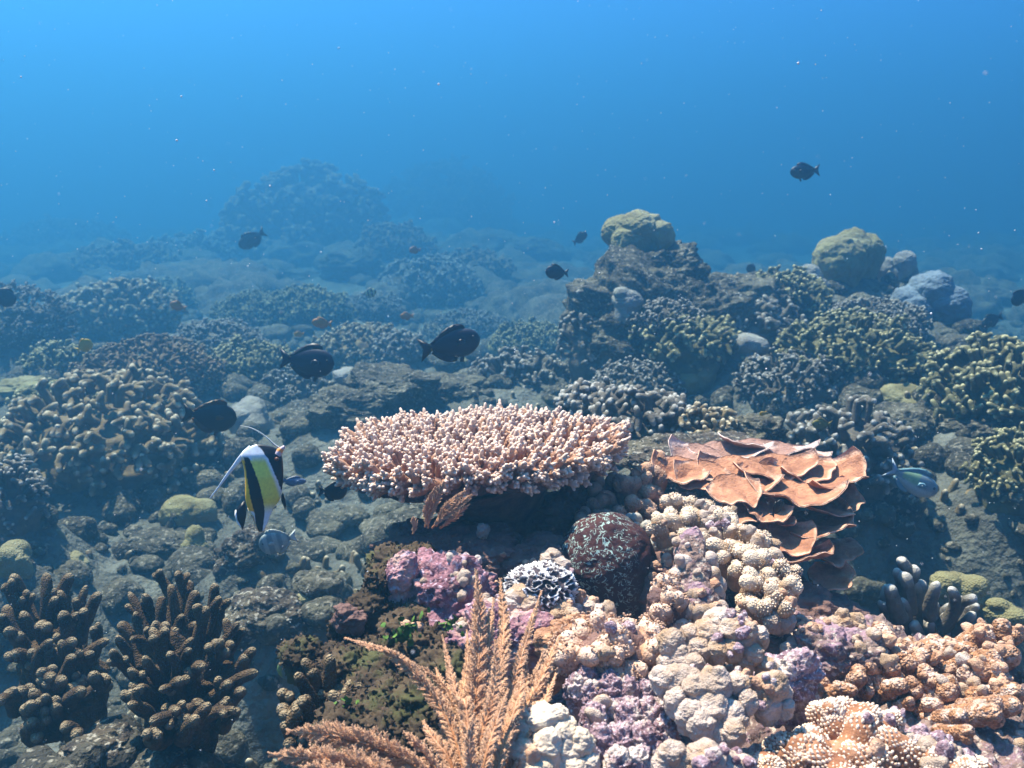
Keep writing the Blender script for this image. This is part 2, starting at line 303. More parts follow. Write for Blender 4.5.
# ------------------------------------------------------------------ where the colonies and rocks stand
# kind, px, py, width px, height px, distance m, material, label
G_BR = 'branching coral colonies on the reef'
G_MA = 'boulder corals on the reef'
G_RK = 'reef rocks'
BACK = [
 # left reef
 ('br', 108, 448, 185, 125, 3.0, 'tan', 'large tan branching coral mound with bright tips below the dark fish at left'),
 ('br', 150, 378, 125, 66, 3.8, 'brownb', 'brown stubby branching coral right behind the large tan mound at left'),
 ('br', 22, 325, 84, 74, 4.4, 'grey', 'branching coral dome cut by the left picture edge against open water'),
 ('br', 120, 320, 105, 60, 5.2, 'tan', 'rounded bluish branching coral dome on the left skyline'),
 ('br', 8, 505, 70, 84, 2.3, 'grey', 'dark branching coral at the left picture edge above the finger corals'),
 ('br', 215, 352, 90, 54, 4.6, 'grey', 'low grey branching coral between the skyline dome and the dark fish'),
 ('br', 258, 318, 76, 44, 5.6, 'olive', 'olive upright branching coral behind the left dark fish'),
 ('br', 362, 358, 86, 60, 4.7, 'tan', 'tan dome of upright branches between the two dark surgeonfish'),
 ('br', 300, 400, 66, 54, 3.9, 'grey', 'small grey branching coral below the left dark surgeonfish'),
 ('br', 428, 294, 92, 58, 7.0, 'grey', 'hazy branching coral thicket beyond the right dark surgeonfish'),
 ('br', 520, 382, 82, 46, 3.6, 'grey', 'low grey branching coral directly behind the middle of the table coral'),
 ('br', 305, 236, 150, 105, 11.0, 'brownb', 'huge hazy coral bommie dome rising in the left distance'),
 ('br', 446, 215, 110, 90, 17.5, 'brownb', 'faintest coral bommie almost lost in the blue haze'),
 ('br', 70, 255, 110, 62, 15.0, 'grey', 'low hazy coral hump on the far left horizon'),
 ('br', 520, 318, 90, 46, 8.5, 'grey', 'low hazy coral patch left of the tall right bommie'),
 ('br', 200, 300, 70, 40, 7.0, 'grey', 'faded branching coral on the far slope beside the olive colony'),
 ('br', 60, 372, 60, 44, 3.9, 'olive', 'small olive branching coral below the left skyline dome'),
 ('br', 445, 340, 56, 30, 5.8, 'tan', 'small pale coral seen above the back of the right dark surgeonfish'),
 ('rk', 355, 272, 70, 50, 8.2, 'rock', 'hazy pointed rock under the huge distant bommie'),
 ('rk', 250, 282, 130, 40, 8.4, 'rock', 'long low hazy rock ledge under the huge distant bommie'),
 ('rk', 400, 392, 120, 58, 3.3, 'rock', 'biggest grey boulder of the pile behind the table coral'),
 ('rk', 345, 415, 84, 56, 3.1, 'rock', 'rough grey boulder at the left end of the pile behind the table coral'),
 ('rk', 452, 392, 84, 38, 3.4, 'rock', 'flat grey boulder at the right end of the pile behind the table coral'),
 ('ma', 352, 380, 40, 30, 3.5, 'massivegrey', 'pale round coral knob on top of the boulder pile'),
 ('ma', 248, 420, 58, 56, 3.3, 'massivegrey', 'smooth pale boulder coral just right of the lower dark fish'),
 ('ma', 493, 350, 38, 30, 5.2, 'massive', 'round boulder coral right of the yellow-tailed surgeonfish'),
 ('ma', 183, 512, 60, 48, 2.7, 'massive', 'yellowish dome coral left of the moorish idol'),
 ('ma', 196, 550, 34, 52, 2.5, 'massive', 'olive thumb shaped boulder coral in front of the yellowish dome'),
 ('ma', 145, 522, 34, 24, 2.8, 'massive', 'small low dome coral just left of the yellowish dome'),
 ('ma', 68, 570, 60, 60, 2.35, 'massive', 'olive pyramid shaped boulder coral behind the left finger coral'),
 ('rk', 95, 537, 46, 44, 2.7, 'rockbrown', 'rough dark rock between the olive pyramid coral and the dome coral'),
 ('ma', 44, 550, 36, 26, 2.5, 'massivegrey', 'small grey brain textured dome left of the rough dark rock'),
 ('ma', 12, 562, 50, 44, 2.1, 'massive', 'brown boulder coral at the left edge above the finger coral'),
 ('rk', 245, 560, 72, 66, 2.3, 'rockbrown', 'upright brown rock directly below the moorish idol'),
 ('rk', 160, 545, 74, 26, 2.55, 'rock', 'knobbly low rubble rock before the yellowish dome coral'),
 ('ma', 318, 600, 46, 38, 1.9, 'massive', 'pale double dome coral on the sand left of the purple rock'),
 ('rk', 262, 618, 90, 52, 1.85, 'rockbrown', 'knobbly algae covered rock right of the middle finger coral'),
 ('rk', 100, 752, 74, 52, 1.25, 'rockbrown', 'rounded purplish brown rock at the bottom between the finger corals'),
 ('rk', 172, 770, 76, 44, 1.2, 'rock', 'pale sand dusted rock at the bottom edge below the finger coral'),
 ('rk', 40, 785, 80, 40, 1.15, 'rock', 'porous tan rock in the bottom left corner'),
 ('rk', 12, 440, 70, 40, 3.1, 'rock', 'low rock by the left edge under the pale ledge'),
 ('rk', 30, 388, 70, 22, 3.6, 'massive', 'pale flat ledge at the left edge below the skyline dome'),
 # low growth fading away over the far floor
 ('br', 160, 300, 60, 34, 6.2, 'olive', 'hazy low coral mound just right of the left skyline dome'),
 ('br', 305, 312, 84, 40, 5.6, 'olive', 'hazy coral mound above the left dark surgeonfish'),
 ('br', 372, 312, 60, 34, 6.0, 'grey', 'hazy coral mound beneath the tiny striped fish'),
 ('br', 470, 330, 70, 34, 5.8, 'grey', 'hazy coral mound right above the yellow tailed surgeonfish'),
 ('br', 530, 345, 70, 36, 5.0, 'olive', 'hazy coral mound left of the tall bommie foot'),
 ('rk', 215, 285, 110, 36, 7.2, 'rockbrown', 'long hazy ledge left of the huge distant bommie base'),
 ('br', 395, 250, 70, 44, 9.0, 'brownb', 'faded coral mound between the two distant bommies'),
 ('br', 470, 275, 80, 36, 8.0, 'brownb', 'faded coral mound right of the hazy branching thicket'),
 ('rk', 540, 290, 90, 30, 8.0, 'rockbrown', 'faded rock hump on the far floor left of the tall bommie'),
 ('br', 130, 268, 90, 34, 9.0, 'brownb', 'faded low coral mound far behind the left skyline dome'),
 ('br', 190, 258, 80, 34, 10.0, 'grey', 'very faint coral mound left of the huge distant bommie'),
 ('rk', 500, 250, 110, 34, 11.0, 'rockbrown', 'very faint ridge right of the faintest bommie'),
 ('rk', 985, 298, 90, 26, 7.0, 'rockbrown', 'low hazy rise on the right horizon'),
 ('ma', 455, 362, 40, 28, 4.4, 'massive', 'small boulder coral below the yellow tailed surgeonfish'),
 ('br', 250, 368, 80, 44, 4.1, 'olive', 'olive branching coral just left of the left dark surgeonfish'),
 ('br', 60, 408, 70, 40, 3.3, 'olive', 'yellowish branching coral left of the brown stubby coral'),
 ('br', 400, 352, 50, 34, 4.5, 'grey', 'small shaded branching coral between the two dark surgeonfish tails'),
 # right bommie and the slope beside it
 ('rk', 666, 352, 208, 200, 3.55, 'rock', 'tall dark rocky bommie standing right of centre'),
 ('rk', 648, 278, 118, 84, 3.62, 'rock', 'crest rock forming the shoulder of the tall bommie'),
 ('rk', 722, 318, 190, 96, 3.8, 'rock', 'rock ledge stepping down to the right of the tall bommie'),
 ('ma3', 638, 234, 72, 34, 3.6, 'massive', 'yellow lobed coral crowning the tall bommie'),
 ('br', 668, 322, 70, 40, 3.28, 'grey', 'small branching coral stuck to the upper face of the tall bommie'),
 ('ma', 628, 300, 46, 34, 3.3, 'massivegrey', 'grey knob coral on the upper left face of the tall bommie'),
 ('br', 640, 392, 90, 50, 3.2, 'grey', 'shaded branching coral at the foot of the tall bommie'),
 ('ma', 700, 375, 50, 40, 3.15, 'massive', 'shaded boulder coral low on the face of the tall bommie'),
 ('br', 738, 298, 60, 36, 3.75, 'tan', 'small branching coral on the ledge right of the tall bommie crest'),
 ('br', 598, 350, 64, 104, 3.45, 'grey', 'branching coral climbing the left flank of the tall bommie'),
 ('br', 700, 316, 84, 44, 3.5, 'grey', 'low branching coral on the shoulder of the tall bommie'),
 ('br', 783, 305, 82, 60, 3.7, 'olive', 'branching coral between the tall bommie and the yellowish boulder corals'),
 ('ma3', 846, 268, 82, 62, 4.0, 'massive', 'big yellowish lobed boulder coral on the right skyline'),
 ('ma3', 897, 272, 40, 40, 4.1, 'massivegrey', 'small white topped coral next to the big yellowish boulder coral'),
 ('ma3', 928, 310, 78, 56, 3.9, 'massiveblue', 'blue grey lobed coral sloping down on the right skyline'),
 ('br', 872, 326, 96, 44, 3.6, 'grey', 'grey branching coral spread below the yellowish lobed boulder coral'),
 ('ma3', 812, 290, 50, 36, 3.85, 'massivegrey', 'small grey lobed coral at the left foot of the yellowish boulder coral'),
 ('br', 690, 345, 90, 56, 3.22, 'olive', 'dark olive branching coral on the face of the tall bommie'),
 ('br', 750, 330, 84, 44, 3.45, 'grey', 'low branching coral on the right shoulder of the tall bommie ledge'),
 ('br', 852, 362, 125, 82, 3.1, 'olive', 'large dome of stubby branches in the middle of the right slope'),
 ('br', 788, 392, 92, 66, 3.0, 'grey', 'dark branching coral left of the large stubby dome'),
 ('ma', 745, 352, 60, 40, 3.2, 'massivegrey', 'grey rounded coral beside the large stubby dome on its left'),
 ('br', 1000, 395, 128, 92, 2.6, 'olive', 'bright yellow tipped branching coral at the right picture edge'),
 ('br', 925, 378, 56, 36, 3.2, 'grey', 'little branching clump between the two big right hand domes'),
 ('br', 1020, 478, 84, 84, 2.2, 'olive', 'long fingered branching coral low at the right picture edge'),
 ('br', 846, 456, 112, 90, 2.3, 'grey', 'shaded branching coral beyond the orange fish and leafy coral'),
 ('rk', 905, 445, 120, 78, 2.6, 'rock', 'mottled pale rock slope above the pale green fish'),
 ('ma', 898, 400, 56, 36, 2.85, 'massive', 'rounded boulder coral on top of the mottled rock slope'),
 ('rk', 940, 352, 100, 40, 3.6, 'rock', 'flat algae covered rock terrace on the right slope'),
 ('rk', 900, 515, 80, 90, 2.35, 'rockbrown', 'dark rock foot set as deep shade below the mottled slope behind the green fish'),  # dark brown colour stands in for the deep shade of the valley
 ('rk', 985, 430, 80, 30, 2.5, 'rock', 'pale ledge under the yellow tipped coral at right'),
 ('br', 645, 422, 110, 44, 2.0, 'grey', 'pale lavender branching coral peeking over the right rim of the table coral'),
 ('br', 590, 408, 60, 34, 2.1, 'grey', 'small branching tufts just behind the table coral'),
 ('br', 706, 436, 52, 34, 1.9, 'tan', 'small tan branching coral behind the leafy coral'),
 ('rk', 757, 434, 60, 40, 1.95, 'rock', 'knobbly yellowish rock behind the leafy coral'),
 ('rk', 700, 462, 170, 56, 1.75, 'rockbrown', 'dark rock hidden behind the leafy coral'),
 ('ma', 955, 592, 62, 54, 1.75, 'massive', 'shaded round coral dome behind the grey finger coral'),
 ('ma', 1000, 612, 50, 34, 1.7, 'massive', 'small shaded dome by the right edge behind the grey finger coral'),
 ('rk', 560, 450, 200, 40, 2.3, 'rockbrown', 'low dark rock in the gap behind the table coral'),
]
BACK = [r[:5] + (r[5] * (1 + .32 * float(sstep(3.7, 7, r[5]))),) + r[6:] for r in BACK]
MOUNDS = []
def regmound(px, py, w, h, d, k=.25):
    p = P3(px, py, d); rx = w / 2 * d / FPX; rz = h / 2 * d / FPX
    MOUNDS.append((p[0], p[1] + rx * .15, p[2] - rz * k, rx)); return p, rx, rz
for r in BACK:
    if 'tall bommie' in r[7] and 'rock ledge' not in r[7] or 'tall dark rocky' in r[7] or 'in the shadow under' in r[7]: continue
    regmound(*r[1:6])

POLY = np.array([(-.17, -.6), (-.17, .675), (-.145, .95), (-.10, 1.2), (-.04, 1.42), (.15, 1.52), (.40, 1.46), (.48, 1.15), (.60, .95), (2.2, .80), (2.2, -.6)])
def poly_sd(x, y):
    p = np.stack([x, y], -1); d = np.full(len(x), 1e9); ins = np.zeros(len(x), bool)
    n = len(POLY)
    for i in range(n):
        a, b = POLY[i], POLY[(i + 1) % n]; e = b - a; w = p - a
        t = np.clip((w @ e) / (e @ e), 0, 1); d = np.minimum(d, np.linalg.norm(w - t[:, None] * e, axis=1))
        c = ((a[1] > p[:, 1]) != (b[1] > p[:, 1])) & (p[:, 0] < (b[0] - a[0]) * (p[:, 1] - a[1]) / (b[1] - a[1] + 1e-12) + a[0])
        ins ^= c
    return np.where(ins, d, -d)
OUTPTS = [(-.05, 1.0, -.60), (.10, 1.15, -.60), (.3, 1.2, -.56), (.12, .85, -.555), (.3, .9, -.52), (-.05, .75, -.60), (.15, .62, -.52), (.35, .65, -.50), (.6, .8, -.52), (0.0, .5, -.6), (.9, .6, -.52)]
def height(x, y, detail=True):
    x = np.asarray(x, float); y = np.asarray(y, float)
    p = np.stack([x, y, np.zeros_like(x)], -1)
    z = -1.16 + .07 * fbm(p * .9, 3) + .04 * fbm(p * 4, 3) - .012 * np.clip(y - 6, 0, 30)
    # reef slopes and the hollows beside the outcrop
    z = z - .50 * np.exp(-((x - .92) / .36)**2 - ((y - 1.75) / .42)**2) - .22 * np.exp(-((x + .42) / .26)**2 - ((y - 1.75) / .35)**2)
    z = z + .16 * np.exp(-((x + 1.9) / 1.1)**2 - ((y - 4.2) / 1.6)**2)
    z = z + .34 * np.exp(-((x - 1.5) / .9)**2 - ((y - 4.3) / .9)**2) + .28 * np.exp(-((x - 1.5) / .6)**2 - ((y - 2.9) / .5)**2)
    for mx, my, mz, r in MOUNDS:
        s = max(r * 1.25, .02); d2 = ((x - mx)**2 + (y - my)**2) / (s * s)
        near = d2 < 9
        if near.any():
            k = 1 / (1 + (d2[near] / 1.9)**1.6); k = k * sstep(9, 5, d2[near])
            z[near] = np.where(mz > z[near], z[near] + (mz - z[near]) * k, z[near])
    sd = poly_sd(x, y)
    o = np.array(OUTPTS); w = 1 / (((x[:, None] - o[None, :, 0])**2 + (y[:, None] - o[None, :, 1])**2) + .003)
    ztop = (w * o[None, :, 2]).sum(1) / w.sum(1)
    k = sstep(-.13, .05, sd + .05 * fbm(p * 7, 3))
    z = z + (np.maximum(ztop, z) - z) * k
    if detail:
        far = np.sqrt(x * x + y * y)
        z = z + .022 * fbm(p * 16, 4) * (1 + .0 * k) + k * (.030 * ridged(p * 22 + 5, 3) - .01) * 0.8
    return z

# ------------------------------------------------------------------ ground sheet and haze
def build_floor():
    an = np.radians(np.concatenate([np.linspace(-180, -60, 50, endpoint=False), np.linspace(-60, -37, 40, endpoint=False), np.linspace(-37, 37, 560, endpoint=False), np.linspace(37, 60, 40, endpoint=False), np.linspace(60, 180, 50, endpoint=False)]))
    rd = np.concatenate([[0.02], np.geomspace(.15, 2.2, 400), np.geomspace(2.22, 9, 260), np.geomspace(9.2, 48, 80)])
    A, R = np.meshgrid(an, rd, indexing='ij')
    x = (R * np.sin(A)).ravel(); y = (R * np.cos(A)).ravel()
    z = height(x, y)
    nA, nR = len(an), len(rd)
    i = np.arange(nA)[:, None]; j = np.arange(nR - 1)[None]
    i2 = (i + 1) % nA
    q = np.stack([i * nR + j, i2 * nR + j, i2 * nR + j + 1, i * nR + j + 1], -1).reshape(-1, 4)
    q = q[:, ::-1]
    V = np.stack([x, y, z], -1)
    g = Geo(); sd = poly_sd(x, y)
    g.add(V, q, tip=0)
    o = g.build("sea_floor", M['floor']); o['kind'] = 'structure'
    o.data.materials.append(M['outcrop'])
    pm = (sd[q].mean(1) > -.14).astype(np.int32)
    o.data.polygons.foreach_set("material_index", pm)
    return o
build_floor()

bm = bmesh.new(); bmesh.ops.create_cube(bm, size=1.0)
me = bpy.data.meshes.new("haze")
for v in bm.verts: v.co = Vector((v.co.x * 110, v.co.y * 110, (v.co.z + .5) * 7.6 - 3.6))
bm.to_mesh(me); bm.free()
hz = bpy.data.objects.new("haze", me); C.objects.link(hz); hz['kind'] = 'stuff'; hz.display_type = 'WIRE'
hm = bpy.data.materials.new("haze_mat"); hm.use_nodes = True; t = hm.node_tree; t.nodes.clear()
ho = _n(t, "ShaderNodeOutputMaterial"); hv = _n(t, "ShaderNodeVolumePrincipled")
hv.inputs["Color"].default_value = HAZE_COLOR; hv.inputs["Density"].default_value = HAZE_DENSITY
hv.inputs["Anisotropy"].default_value = .64; hv.inputs["Absorption Color"].default_value = (0, .15, .25, 1)
t.links.new(hv.outputs[0], ho.inputs["Volume"]); me.materials.append(hm)

# ------------------------------------------------------------------ generic builders
def lump_geo(rng, p, rx, ry, rz, n=5, amp=.25, fr=1.6, lobes=0, fine=.03, oct=4, down=1.2, rid=True):
    v, f = ico(n); d = v.copy()
    r = np.ones(len(d))
    if lobes:
        c = dome_dirs(rng, lobes, zmin=-.3, jit=1.0) * .55; rr = rng.uniform(.34, .58, lobes)
        ex = np.full((len(d), lobes + 1), .0); ex[:, 0] = .62
        for j in range(lobes):
            b = d @ c[j]; disc = rr[j]**2 - (c[j] @ c[j] - b * b)
            ex[:, j + 1] = np.where((disc > 0) & (b > 0), b + np.sqrt(np.maximum(disc, 0)), .5)
        r = np.log(np.exp(ex * 14).sum(1)) / 14
        r = r / r.max()
    off = rng.uniform(0, 50, 3)
    q = d * np.array([rx, ry, rz * down]) / (rx * ry * rz)**(1 / 3)
    r = r * (1 + amp * fbm(q * fr + off, oct)) + fine * (ridged(q * fr * 3 + off, 3) if rid else fbm(q * fr * 4 + off, 3))
    V = d * r[:, None] * np.array([rx, ry, rz])
    V[:, 2] = np.where(V[:, 2] < 0, V[:, 2] * down, V[:, 2])
    return V + p, f
def build_branching(label, p, rx, rz, mat, seed, group=G_BR, dist=3, stub=1.0):
    rng = np.random.RandomState(seed)
    t = thing("branching_coral", label, "coral", tuple(p - np.array([0, 0, rz * .6])), group)
    o = np.array(t.location)
    ry = rx * .9; ell = np.array([rx, ry, rz])
    g = Geo(); V, F = lump_geo(rng, p - np.array([0, 0, rz * .2]), rx * .80, ry * .80, rz * .78, 5, .30, fine=.05, down=1.9)
    g.add(V, t=F); g.build("base", mat, t, o)
    r = max(.0090, rx * .038) * rng.uniform(.72, 1.4) * stub; lf = rng.uniform(3.2, 6.5); ub = rng.uniform(.5, 3.0)
    area = rx * ry * 5
    n = int(np.clip(area / (r * r * 9.5), 60, 480))
    d = dome_dirs(rng, n, -.45, 1.0)
    wob = 1 + .34 * fbm(d * 1.9 + seed, 3)[:, None]
    ln = lf * r / rx
    A = p + ell * d * np.maximum(wob - ln, .3); B = p + ell * d * wob * rng.uniform(.95, 1.06, (n, 1)) + rng.normal(size=(n, 3)) * r * .9 + np.array([0, 0, r * ub])
    g = Geo(); Vv, Q, tt, P, R = fingers(rng, A, B, r * 1.15, r * .8, 7, 6, .1)
    g.add(Vv, Q, tip=tt)
    for k in range(2 if dist < 8 else 3):
        M0 = P[:, 3]; L = np.linalg.norm(B - A, axis=1, keepdims=True)
        side = nrm(np.cross(B - A, rng.normal(size=(n, 3))))
        E = M0 + (B - M0) * rng.uniform(.75, 1.0, (n, 1)) + side * r * rng.uniform(2.0, 3.2, (n, 1))
        V2, Q2, t2, _, _ = fingers(rng, M0, E, r * .9, r * .72, 6, 6, .12)
        g.add(V2, Q2, tip=.35 + .65 * t2)
    g.build("branches", mat, t, o)
    return t

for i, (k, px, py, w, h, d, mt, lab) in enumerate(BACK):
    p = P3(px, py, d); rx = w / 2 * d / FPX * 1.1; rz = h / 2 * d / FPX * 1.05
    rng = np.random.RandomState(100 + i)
    if k == 'br': build_branching(lab, p, rx, rz, M[mt], 500 + i, dist=d)
    else:
        g = Geo()
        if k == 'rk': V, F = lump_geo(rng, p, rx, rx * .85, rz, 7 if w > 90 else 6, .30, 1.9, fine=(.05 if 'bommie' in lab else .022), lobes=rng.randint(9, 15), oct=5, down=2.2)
        elif k == 'ma3':
            b = p - np.array([0, 0, rz]); t_ = thing('boulder_coral', lab, 'coral', tuple(b), G_MA)
            dirs_ = dome_dirs(rng, 11, -.3, 1.5)
            for q in range(11):
                dv = dirs_[q]; c_ = p + dv * np.array([rx, rx * .7, rz]) * rng.uniform(.45, .68); r_ = rx * rng.uniform(.28, .50)
                V, F = lump_geo(rng, c_, r_, r_, min(r_, rz * .75) * 1.05, 6, .22, 1.2, fine=.04, down=1.5, rid=False); gg = Geo(); gg.add(V, t=F); gg.build('lobe', M[mt], t_, b)
            continue
        elif k == 'ma': V, F = lump_geo(rng, p, rx, rx, rz, 5, .2, 1.2, fine=.03, lobes=3, down=1.8, rid=False)
        else: V, F = lump_geo(rng, p, rx * 1.05, rx * .9, rz * 1.1, 6, .12, 1.4, lobes=12, fine=.03)
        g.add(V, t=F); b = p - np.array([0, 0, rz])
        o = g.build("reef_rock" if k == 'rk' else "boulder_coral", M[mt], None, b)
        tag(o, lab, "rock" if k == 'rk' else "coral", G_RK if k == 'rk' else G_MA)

# ------------------------------------------------------------------ loose rubble between the colonies (nobody could count it)
def rubble():
    rng = np.random.RandomState(5); g = Geo()
    n = 5200
    y = rng.uniform(0, 1, n)**1.5 * 7.5 + .9; x = rng.uniform(-1, 1, n) * (y * .72 + .3)
    k = poly_sd(x, y) < -.02; x = x[k]; y = y[k]
    z = height(x, y, False); n = len(x)
    big = rng.uniform(0, 1, n)**2.5
    R = (.012 + .055 * big) * (.65 + .12 * y)
    P = np.stack([x, y, z + R * .15], -1)
    v, f = ico(3)
    sc = rng.uniform(.6, 1.3, (n, 3)) * R[:, None]; sc[:, 2] *= .75
    V = v[None] * sc[:, None, :]
    Vf = (P[:, None] + V).reshape(-1, 3)
    nn = np.repeat(v[None], n, 0).reshape(-1, 3); RR = np.repeat(R, len(v))[:, None]
    Vf = Vf + nn * RR * (.55 * fbm(Vf * .55 / RR, 3) + .10 * ridged(Vf * 1.6 / RR, 2))[:, None]
    F = (f[None] + np.arange(n)[:, None, None] * len(v)).reshape(-1, 3)
    g.add(Vf, t=F)
    o = g.build("coral_rubble", M['rock']); tag(o, None, None, None, 'stuff')
    # broken finger stubs
    n = 5200; y = rng.uniform(0, 1, n)**1.4 * 6 + 1.0; x = rng.uniform(-1, 1, n) * (y * .72 + .3)
    cl = fbm(np.stack([x * 2.2, y * 2.2, x * 0], -1), 2) > .02; x = x[cl]; y = y[cl]
    k = poly_sd(x, y) < -.02; x = x[k]; y = y[k]; z = height(x, y, False); n = len(x)
    A = np.stack([x, y, z - .01], -1); L = rng.uniform(.02, .055, (n, 1)) * (.8 + .1 * y[:, None])
    B = A + nrm(rng.normal(size=(n, 3)) * .45 + np.array([0, 0, 1])) * L
    g = Geo(); V, Q, t, _, _ = fingers(rng, A, B, .011, .008, 7, 6, .15); g.add(V, Q, tip=t)
    o = g.build("coral_stubs", M['tan']); tag(o, None, None, None, 'stuff')
rubble()
def far_growth():
    rng = np.random.RandomState(12); n = 900; y = 7.5 + 24 * rng.uniform(0, 1, n)**1.2; x = rng.uniform(-1, 1, n) * (y * .78 + 1)
    k = fbm(np.stack([x * .35, y * .35, x * 0], -1), 2) > -.12; x = x[k]; y = y[k]; n = len(x); z = height(x, y, False)
    v, f = ico(4); R = rng.uniform(.12, .5, n) * (.7 + .02 * y); P = np.stack([x, y, z], -1); V = v[None] * R[:, None, None] * np.array([1.2, 1.2, .8])
    Vf = (P[:, None] + V).reshape(-1, 3); nn = np.repeat(v[None], n, 0).reshape(-1, 3); RR = np.repeat(R, len(v))
    Vf = Vf + nn * (RR * .45 * fbm(Vf * 2.2, 3) + .06 * perlin(Vf * 9))[:, None]
    g = Geo(); g.add(Vf, t=(f[None] + np.arange(n)[:, None, None] * len(v)).reshape(-1, 3)); o = g.build("distant_reef_growth", M['rockbrown']); o['kind'] = 'stuff'
far_growth()

# ------------------------------------------------------------------ table coral
def build_table():
    rng = np.random.RandomState(11)
    cen = P3(476, 450, 1.31); Rr = .187
    t = thing("table_coral", "pink flat topped table coral with crowded pale tipped branchlets in the centre", "coral", (cen[0] + .04, cen[1] + .03, -.62))
    o = np.array(t.location)
    tilt = np.array([.06, -.02])            # plate height slope in x and y
    def outline(a):
        return Rr * (1 + .05 * np.sin(2 * a + .6) + .045 * np.sin(3 * a + 2) + .03 * np.sin(5 * a + 1) + .02 * np.sin(9 * a))
    def zed(x, y): return cen[2] + tilt[0] * x + tilt[1] * y + .004 * np.sin(x * 30) + .004 * np.sin(y * 26 + x * 9)
    # plate: double walled sheet, thick in the middle
    g = Geo(); na, nr = 96, 16
    a = np.arange(na) / na * 2 * np.pi; s = np.linspace(0.02, 1, nr)
    Rn = outline(a)[:, None] * s[None] * .97
    X = Rn * np.cos(a)[:, None]; Y = Rn * np.sin(a)[:, None] * .86; top = zed(X, Y)
    bot = top - .026 - .075 * (1 - s[None])**2.2 - .004 * rng.rand(na, nr)
    vt = np.stack([cen[0] + X, cen[1] + Y, top], -1); vb = np.stack([cen[0] + X + .02 * (1 - s) , cen[1] + Y + .01 * (1 - s), bot], -1)
    def grid(n0, n1, off, flip):
        i = np.arange(n0)[:, None]; j = np.arange(n1 - 1)[None]; i2 = (i + 1) % n0
        q = np.stack([i * n1 + j, i * n1 + j + 1, i2 * n1 + j + 1, i2 * n1 + j], -1).reshape(-1, 4) + off
        return q[:, ::-1] if flip else q
    allv = np.concatenate([vt.reshape(-1, 3), vb.reshape(-1, 3)])
    i = np.arange(na); i2 = (i + 1) % na; e = nr - 1; m = na * nr
    rim = np.stack([i * nr + e, i * nr + e + m, i2 * nr + e + m, i2 * nr + e], -1)
    cap = np.stack([i * nr, i2 * nr, i2 * nr + m, i * nr + m], -1)
    g.add(allv, np.concatenate([grid(na, nr, 0, True), grid(na, nr, m, False), rim, cap])); g.build("plate", M['stalk'], t, o)
    # stalk flaring into the plate
    K = 14; zz = np.linspace(0, 1, K); P = np.zeros((1, K, 3))
    b0 = np.array([cen[0] + .06, cen[1] + .05, -.68]); b1 = np.array([cen[0] + .01, cen[1] + .01, cen[2] - .015])
    P[0] = b0 + (b1 - b0) * zz[:, None]
    R = (.052 + .085 * zz**4 + .02 * (1 - zz)**2)[None]
    g = Geo(); V, Q, _ = tubes(P, R, 40); V = V + nrm(V - (b0 + b1) / 2) * (.016 * fbm(V * 22, 4))[:, None]; g.add(V, Q); g.build("stalk", M['stalk'], t, o)
    # branchlets: crowded upright fingers, each studded with small cups
    n = 470; i = np.arange(n) + .5; r = np.sqrt(i / n); ph = i * 2.399963
    r = np.clip(r + rng.normal(size=n) * .012, 0, 1.0); ph = ph + rng.normal(size=n) * .02
    Ro = outline(ph); x = r * Ro * np.cos(ph) * 1.0; y = r * Ro * np.sin(ph) * .86
    out = np.stack([np.cos(ph), np.sin(ph), 0 * ph], -1); rr = r[:, None]
    lean = .12 + 1.9 * np.clip(rr - .62, 0, 1)**1.3 / .38**.6
    D = nrm(np.array([0, 0, 1.0]) + out * lean + rng.normal(size=(n, 3)) * .13)
    L = (.032 + .012 * rng.rand(n, 1)) * (1 - .12 * rr)
    L = np.where(rr > .93, L * 1.15, L)
    A = np.stack([cen[0] + x, cen[1] + y, zed(x, y) - .006], -1)
    # second, lower tier round the rim
    n2 = 300; ph2 = rng.uniform(0, 2 * np.pi, n2); out2 = np.stack([np.cos(ph2), np.sin(ph2), 0 * ph2], -1); tier = rng.randint(0, 2, n2); R2 = outline(ph2) * (rng.uniform(.93, .985, n2) - .05 * tier)
    A2 = np.stack([cen[0] + R2 * np.cos(ph2), cen[1] + R2 * np.sin(ph2) * .86, zed(R2 * np.cos(ph2), R2 * np.sin(ph2) * .86) - .004 - .009 * tier], -1)
    D2 = nrm(out2 + np.array([0, 0, .3]) - tier[:, None] * np.array([0, 0, .22]) + rng.normal(size=(n2, 3)) * .2)
    A = np.concatenate([A, A2]); D = np.concatenate([D, D2]); L = np.concatenate([L, rng.uniform(.024, .034, (n2, 1))]); n = len(A)
    B = A + D * L
    g = Geo(); V, Q, tt, P, R = fingers(rng, A, B, .0078, .0054, 9, 9, .10, .06); g.add(V, Q, tip=tt**1.3 * .85)
    for q in range(16):                       # cups
        f = rng.uniform(.38, .97, (n, 1)) if q else np.full((n, 1), .99)
        c = A + (B - A) * f
        sd_ = nrm(np.cross(D, rng.normal(size=(n, 3))))
        up = nrm(sd_ + D * (.9 if q else 8))
        ln = .0096 * rng.uniform(.7, 1.2, (n, 1))
        V, Q, t2, _, _ = fingers(rng, c, c + up * ln, .0032, .0023, 5, 5, .0, .05)
        g.add(V, Q, tip=np.repeat(f.ravel(), 25) * .75 + .3 * t2)
    ob = g.build("branchlets", M['table'], t, o); ob['kind'] = 'stuff'
build_table()

